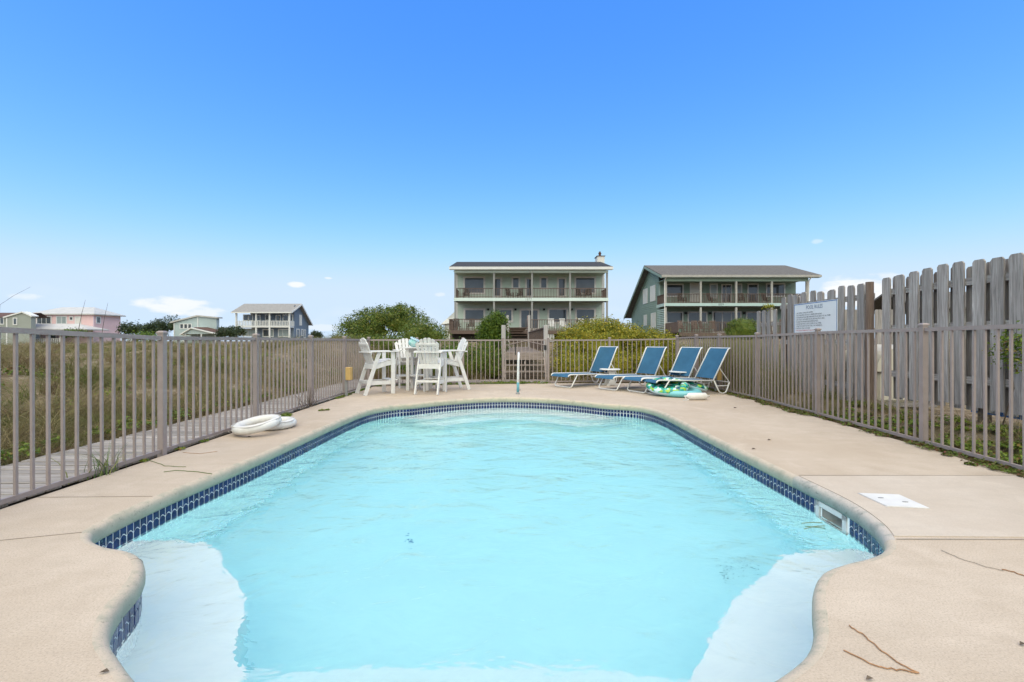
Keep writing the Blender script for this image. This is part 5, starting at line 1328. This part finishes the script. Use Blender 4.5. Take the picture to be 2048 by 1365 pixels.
# foliage behind the fence, left of the gate
for k, (x, y, Z, w, h) in enumerate(((840, 728, 15.6, 90, 76), (905, 722, 16.4, 100, 90), (965, 726, 15.4, 84, 84), (770, 735, 15.8, 80, 56))):
    shrub('wax_myrtle', ('leafy green bush behind the white chairs', 'taller green bush behind the right-hand white chair', 'green bush close left of the gate', 'small bush behind the left-hand white chair')[k], 'bush', (pxX(x, Z), Z, -.05),
          [L(x, y, Z, w, h, .7), L(x-w*.25, y+h*.15, Z-.15, w*.6, h*.7, .5), L(x+w*.25, y+h*.15, Z-.1, w*.6, h*.7, .5)], 5200, .062, M['juniper'] if k < 2 else M['cedar'], 'bushes behind the gate fence', .09, 6, .62, sprigs=10)
# yellow-green mounds right of the gate
shrub('wax_myrtle', 'large yellow-green rounded bush right of the steps, tallest of the mounds', 'bush', (pxX(1195, 17), 17, 0),
      [L(1190, 700, 17, 170, 116, 1.5), L(1170, 680, 17, 110, 60, 1.1), L(1235, 674, 17.2, 110, 60, 1.1), L(1140, 720, 16.4, 80, 90, 1.0), L(1200, 660, 17.3, 100, 36, .9)], 17000, .075, M['myrtle'], 'yellow-green mounds', .10, 12, .66, sprigs=20)
shrub('wax_myrtle', 'yellow-green mound in front of the sage house gable', 'bush', (pxX(1300, 17.5), 17.5, 0),
      [L(1290, 712, 17.5, 130, 100, 1.3), L(1305, 686, 17.6, 90, 44, 1.0), L(1340, 722, 17.2, 80, 80, 1.0), L(1268, 690, 17.7, 60, 40, .8)], 12000, .075, M['myrtle'], 'yellow-green mounds', .10, 8, .66, sprigs=10)
shrub('wax_myrtle', 'low yellow-green bush just behind the fence right of the gate', 'bush', (pxX(1160, 14.8), 14.8, -.05),
      [L(1150, 738, 14.8, 100, 66, .5), L(1230, 736, 14.9, 110, 66, .5), L(1310, 736, 14.9, 110, 66, .5), L(1375, 736, 14.9, 70, 70, .5)], 12000, .06, M['myrtle'], 'yellow-green mounds', .09, 8, .7, sprigs=10)
shrub('clipped_bush', 'round clipped dark green bush in front of the sage house deck', 'bush', (pxX(1484, 30), 30, .8),
      [L(1484, 660, 30, 58, 50, .95), L(1470, 668, 30, 34, 34, .6), L(1498, 668, 30, 34, 34, .6)], 6500, .075, M['cedar'], None, .07, 4, .8, shell=(.88, 1.0))
# far pines
for k, (x, y, Z, w, h, lab) in enumerate(((262, 660, 72, 34, 26, 'small dark tree right of the pink house'), (300, 662, 70, 26, 22, 'thin dark tree between the pink and aqua houses'), (318, 656, 74, 24, 30, 'wind-bent dark tree left of the aqua house'),
                                          (344, 652, 108, 36, 40, 'dark tree behind the left corner of the aqua house'), (452, 668, 80, 36, 22, 'dark shrub between the aqua and slate blue houses'), (470, 666, 84, 30, 26, 'dark shrub at the left of the slate blue house'),
                                          (290, 676, 52, 50, 16, 'bright low shrub on the dune by the pink house'), (632, 672, 100, 20, 16, 'tiny shrub right of the slate blue house'), (150, 668, 60, 40, 12, 'low olive shrub on the dune in front of the pink house'))):
    b = px(x, 700, Z); g_ = float(height(b.x, Z))
    shrub('far_tree' if k < 4 else 'far_shrub', lab, 'tree' if k < 4 else 'shrub', (b.x, Z, g_), [L(x, y, Z, w, h), L(x-w*.3, y+h*.2, Z, w*.5, h*.6), L(x+w*.32, y+h*.1, Z, w*.5, h*.7)], 1500, .30 if Z > 60 else .2, M['juniper'] if k in (6, 8) else M['pine'], 'trees on the far dunes', .3, 5, .45, sprigs=8)
# leafy branch against the right-hand boards
shrub('leafy_vine', 'bright green leafy branch growing over the boards at the right edge', 'vine', (5.72, 5.15, .2), [(5.66, 5.10, 1.16, .10, .22, .16), (5.62, 5.22, 1.02, .08, .12, .10), (5.66, 5.0, .98, .08, .2, .2)], 900, .045, M['weed'], None, .06, 2, 0)
shrub('yellow_tuft', 'small yellow-green tuft on top of the low boards', 'plant', (5.72, 10.2, 1.9), [(5.74, 10.2, 1.97, .08, .17, .05)], 260, .04, M['myrtle'], None, .03, 1, 0)

# blades
def blades(P, h, w, lean, segs=2):
    """P (n,3) roots; curved tapering blades, each one strip"""
    n = len(P); a = rng.uniform(0, 2*np.pi, n); d = np.stack([np.cos(a), np.sin(a), np.zeros(n)], 1); s = np.stack([-np.sin(a), np.cos(a), np.zeros(n)], 1)
    a2 = rng.uniform(0, 2*np.pi, n); s = np.stack([np.cos(a2), np.sin(a2), np.zeros(n)], 1)
    rows = []
    for k in range(segs+1):
        t = k/segs; c = P+d*(lean*h*t**2)[:, None]+np.array([0, 0, 1])*(h*(t-.25*lean*t**2))[:, None]; ww = (w*(1-.85*t))[:, None]
        rows += [c-s*ww*.5, c+s*ww*.5]
    V = np.stack(rows, 1); q = 2*(segs+1); base_ = (np.arange(n)*q)[:, None]
    Fq = np.concatenate([base_+np.array([2*k, 2*k+1, 2*k+3, 2*k+2]) for k in range(segs)], 0)
    return V.reshape(-1, 3), Fq
def tufts(nt_, xs, ys, per, spread):
    return np.repeat(np.stack([xs, ys], 1), per, 0)+rng.normal(0, 1, (nt_*per, 2))*np.repeat(spread, per)[:, None]
def grass_field(name, label, xy, hmin, hmax, wk, mat, lean=(.25, .9), segs=2):
    z = height(xy[:, 0], xy[:, 1])-.02; n = len(xy); dist = np.hypot(xy[:, 0], xy[:, 1])
    patch = .6+.8*np.clip(.5+.9*fbm(xy[:, 0]*1.7+3, xy[:, 1]*1.7), 0, 1)
    V, Fq = blades(np.column_stack([xy, z]), rng.uniform(hmin, hmax, n)*patch, wk*(.8+dist*.055)*rng.uniform(.7, 1.3, n), rng.uniform(*lean, n), segs)
    o = npmesh(name, V, Fq, mat); return tag(o, label, 'grass', kind='stuff')
nT = 26000
yy_ = np.exp(rng.uniform(np.log(2.2), np.log(62), nT)); ratio = rng.uniform(-1.45, -.12, nT); xx_ = ratio*yy_
ok = (xx_ < -5.12) & (xx_ > -70) & (fbm(xx_*3.4+9, yy_*2.6-4)+.35*fbm(xx_*9, yy_*8) > -.05-.4*(xx_ > -5.7)-.12*(yy_ < 7)); xx_, yy_ = xx_[ok], yy_[ok]
grass_field('dune_grass', 'tawny and olive dune grass covering the left dune', tufts(len(xx_), xx_, yy_, 14, .05+.012*yy_), .10, .36, .0050, M['grass'], (.5, 1.7), 3)
nA = 700; yy_ = np.exp(rng.uniform(np.log(2.4), np.log(30), nA)); xx_ = rng.uniform(-1.4, -.25, nA)*yy_; ok = (xx_ < -5.25) & (xx_ > -30); xx_, yy_ = xx_[ok], yy_[ok]
grass_field('arching_grass', 'taller arching tufts standing out of the left dune grass', tufts(len(xx_), xx_, yy_, 40, .03+.003*yy_), .30, .72, .0056, M['grass'], (.6, 1.5), 4)
# taller grass beyond the far left corner and in front of the bushes
n_ = 1500; xx_ = rng.uniform(-5.2, -1.0, n_); yy_ = rng.uniform(14.75, 19, n_)
grass_field('dune_grass', 'tall tawny grass behind the far left fence corner', tufts(n_, xx_, yy_, 12, np.full(n_, .10)), .3, .7, .009, M['grass'])
n_ = 900; xx_ = rng.uniform(1.2, 5.0, n_); yy_ = rng.uniform(13.6, 14.6, n_)
grass_field('dune_grass', 'dry grass under the yellow-green bushes', tufts(n_, xx_, yy_, 10, np.full(n_, .08)), .12, .35, .008, M['grass'])
n_ = 1500; xx_ = rng.uniform(5.35, 8.0, n_); yy_ = rng.uniform(9.2, 14.5, n_)
ok = ~((np.abs(xx_-5.85) < .14) & (yy_ < 10.8)); xx_, yy_ = xx_[ok], yy_[ok]
grass_field('reeds', 'pale tall reeds behind the right fence near the loungers', tufts(len(xx_), xx_, yy_, 12, np.full(len(xx_), .10)), .55, 1.15, .008, M['reed'], (.08, .4), 3)
n_ = 260; xx_ = rng.uniform(5.0, 5.75, n_); yy_ = rng.uniform(2.5, 10.5, n_)
grass_field('dry_grass', 'dry grass tufts between the right fence and the boards', tufts(n_, xx_, yy_, 16, np.full(n_, .05)), .07, .26, .005, M['grass'], (.5, 1.3))
# weeds and vines along the fence foot
def weeds(name, label, spots, mat, size, hgt, per=40):
    Cs = []; Ns = []
    for x, y, r_ in spots:
        m = int(per*(.5+r_*6)); a = rng.uniform(0, 6.28, m); q = np.sqrt(rng.uniform(0, 1, m))*r_
        z0 = max(0, float(height(x, y))) if abs(x) > 5.0 or y > 13.3 else 0.
        Cs.append(np.stack([x+q*np.cos(a), y+q*np.sin(a), z0+.01+hgt*r_/.12*rng.uniform(0, 1, m)*(1-.7*q/r_)], 1)); Ns.append(np.stack([q*np.cos(a)*4, q*np.sin(a)*4, np.ones(m)], 1))
    V, Fq = leaves(np.concatenate(Cs), np.concatenate(Ns), size, .55, .45)
    return tag(npmesh(name, V, Fq, mat), label, 'plants', kind='stuff')
def edge_r(y):
    for (x0, y0), (x1, y1) in zip(DECK_R, DECK_R[1:]):
        if y0 <= y <= y1: return x0+(x1-x0)*(y-y0)/(y1-y0)
    return 4.7
sp = []
for k in range(150):
    y = random.uniform(2.6, 12.9); sp.append((edge_r(y)+random.uniform(-.03, .26), y, random.uniform(.05, .17)))
for k in range(14):
    y = random.choice([random.uniform(3.6, 4.9), random.uniform(7.5, 9.5)]); sp.append((edge_r(y)-random.uniform(.02, .14), y, random.uniform(.04, .08)))
weeds('ground_vine', 'green and reddish creeping vine along the foot of the right fence', sp, M['vine'], .038, .045, 60)
sp = [(random.uniform(5.05, 5.75), random.uniform(3.0, 8.0), random.uniform(.08, .17)) for k in range(110)]
weeds('weeds', 'bright green weeds on the sand between the right fence and the boards', sp, M['weed'], .045, .07, 60)
sp = [(-3.66+random.uniform(-.05, .03), 7.35+random.uniform(-.12, .2), .09) for k in range(5)]+[(-3.70, random.uniform(9.6, 11.9), random.uniform(.04, .08)) for k in range(24)]+[(-3.33, 7.95, .05), (-3.25, 8.0, .04), (-3.72, 4.6, .04), (-3.72, 5.1, .05), (-3.72, 5.5, .05)]
weeds('weeds', 'small bright green weeds along the foot of the left fence', sp, M['weed'], .035, .06, 70)
sp = [(random.uniform(-5.7, -5.15), random.uniform(4, 12), random.uniform(.08, .2)) for k in range(34)]+[(random.uniform(-9, -5.8), random.uniform(6, 16), random.uniform(.15, .32)) for k in range(26)]
weeds('weeds', 'green leafy weeds among the dune grass beyond the boardwalk', sp, M['weed'], .055, .11, 55)
sp = [(random.uniform(-3.6, 1.0), 0, random.uniform(.07, .17)) for k in range(60)]; sp = [(x, 13.03+.25*min(0, x/3.0)*0+(-.28*max(0, (-x-.3))/1.0*.85)+random.uniform(-.04, .1), r_) for x, _, r_ in sp]
weeds('weeds', 'green weeds along the deck edge by the gate', sp, M['weed'], .045, .07, 50)
# the grass clump that leans over the left rail
nB = 46; P = np.column_stack([rng.normal(-3.74, .05, nB), rng.normal(4.18, .10, nB), np.full(nB, -.01)])
V, Fq = blades(P, rng.uniform(.18, .42, nB), rng.uniform(.006, .011, nB), rng.uniform(.5, 1.5, nB), 4)
tag(npmesh('grass_clump', V, Fq, M['greengrass']), 'green grass clump growing through the left fence near the viewer', 'grass clump')
# bare brown stalks by the left fence
t = thing('dead_stalks', 'tangle of bare brown stalks at the foot of a left fence post', 'plant', (-3.74, 8.35, 0)); mb = MB()
for k in range(26):
    a = random.uniform(0, 6.28); h = random.uniform(.12, .42); x, y = -3.74+random.uniform(-.07, .05), 8.35+random.uniform(-.35, .35)
    mb.tube([(x, y, 0), (x+.08*math.cos(a), y+.12*math.sin(a), h*.55), (x+.2*math.cos(a), y+.3*math.sin(a), h)], [.004, .003, .0015], 4)
mb.build('stalks', M['bark'], t)
# sea-oat stems far left
for k, (x0, y0, x1, y1, Z) in enumerate(((158, 656, 171, 600, 30), (205, 660, 216, 606, 32), (0, 610, 62, 574, 14))):
    t = thing('grass_stalk', ('tall thin dark stalk in front of the pink house', 'thin dark stalk right of the tallest one by the pink house', 'long thin arching stalk at the left edge of the sky')[k], 'stalk', px(x0, y0, Z))
    a, b = px(x0, y0, Z), px(x1, y1, Z); g_ = Vector((a.x-.1, Z, float(height(a.x, Z)))); mb = MB(); mb.tube([g_, a, a.lerp(b, .5)+Vector((-.03, 0, .02)), b], [.022, .018, .012, .006] if k < 2 else [.006, .005, .004, .002], 5); mb.build('stem', M['bark'], t)

# ------------------------------------------------------------------ litter
def gp(x, y, z=.004): p = px(x, y, 1); s = (EYE-z)/(EYE-p.z); return Vector((p.x*s, s, z))
def twig(label, pts, r=.0026, mat='twig', name='root_twig'):
    P = [gp(x, y, .0045) for x, y in pts]; fine = []
    for a, b in zip(P, P[1:]):
        for k in range(4): fine.append(a.lerp(b, k/4)+Vector((random.uniform(-.006, .006), random.uniform(-.006, .006), 0)))
    fine.append(P[-1]); t = thing(name, label, 'twig', P[0]); mb = MB(); mb.tube(fine, r, 5); mb.build('stem', M[mat], t)
twig('long reddish dry root on the deck at lower right', [(1700, 1252), (1722, 1266), (1755, 1295), (1790, 1322), (1838, 1346)])
twig('second dry root meeting the longer one at lower right', [(1690, 1302), (1730, 1322), (1765, 1336), (1800, 1340), (1838, 1346)])
twig('short dry root at the right edge of the deck', [(2006, 1140), (2030, 1145), (2048, 1152)], .0028)
twig('thin hairline stem on the deck right of the pool', [(1880, 1100), (1920, 1117), (1960, 1130), (2006, 1142)], .0018, 'sand')
twig('loose green grass blade on the left deck nearest the coping', [(328, 944), (352, 941), (385, 943), (424, 948)], .003, 'greengrass', 'stray_grass')
twig('loose grass blade beside the left fence foot', [(300, 921), (330, 932), (372, 934)], .0025, 'greengrass', 'stray_grass')
twig('loose dry blade on the left deck farther from the pool', [(365, 905), (400, 908), (435, 903)], .0022, 'twig', 'stray_grass')
for k, (x, y, lab) in enumerate(((868, 858, 'x'), (2044, 1288, 'small dark leaf at the right edge of the deck'), (1738, 1357, 'tiny dark leaf at the bottom right'), (1470, 816, 'curled brown leaf near the lounger feet'), (210, 1343, 'tiny dark leaf at the bottom left'), (1538, 880, 'small dark leaf on the right deck'), (498, 874, 'small dark leaf in front of the life rings'), (1507, 898, 'dark speck of leaf by the right coping'))):
    if lab == 'x': continue
    p = gp(x, y, .006); s = .012+.003*p.y; t = thing('dry_leaf', lab, 'leaf', p); mb = MB()
    mb.add([(-s, -s*.4, 0), (0, -s*.5, s*.35), (s, 0, .0), (0, s*.5, s*.35)], [(0, 1, 2, 3)]); mb.build('blade', M['bark'], t, world=False)
# things in the water
p = px(1660, 1062, 1)
for k, (dx, dy, ln) in enumerate(((0, 0, .2), (.02, .06, .17), (-.03, -.05, .13))):
    t = thing('floating_blade', ('straw blade floating at the skimmer mouth', 'second straw blade floating by the skimmer', 'green blade floating nearest the viewer at the skimmer')[k], 'grass blade', (2.44+dx, 3.55+dy, WATER_Z+.004)); mb = MB()
    mb.tube([(0, 0, 0), (-ln*.5, .02*(k-1), .002), (-ln, .05*(k-1.2), 0)], .003, 4); mb.build('stem', M['greengrass' if k == 2 else 'reed'], t, world=False)
t = thing('sunken_toy', 'tiny blue object lying on the pool floor', 'toy', (-.98, 4.35, -1.30)); mb = MB(); mb.prism([(-.025, -.01), (.025, -.017), (.015, .0), (.03, .015), (-.01, .01)], .012, Matrix.Translation((0, 0, .012))); mb.build('piece', M['bluetrim'], t, world=False)
t = thing('sunken_loop', 'thin dark loop of cord on the pool floor beside the right shelf', 'cord', (1.9, 3.75, -1.29)); mb = MB(); mb.tube([(-.16, -.14, .0), (-.18, -.02, .0), (-.08, .08, .0), (.03, .07, .0), (.1, .12, .0), (.16, .06, .0)], .0035, 5); mb.build('cord', M['greypost'], t, world=False)
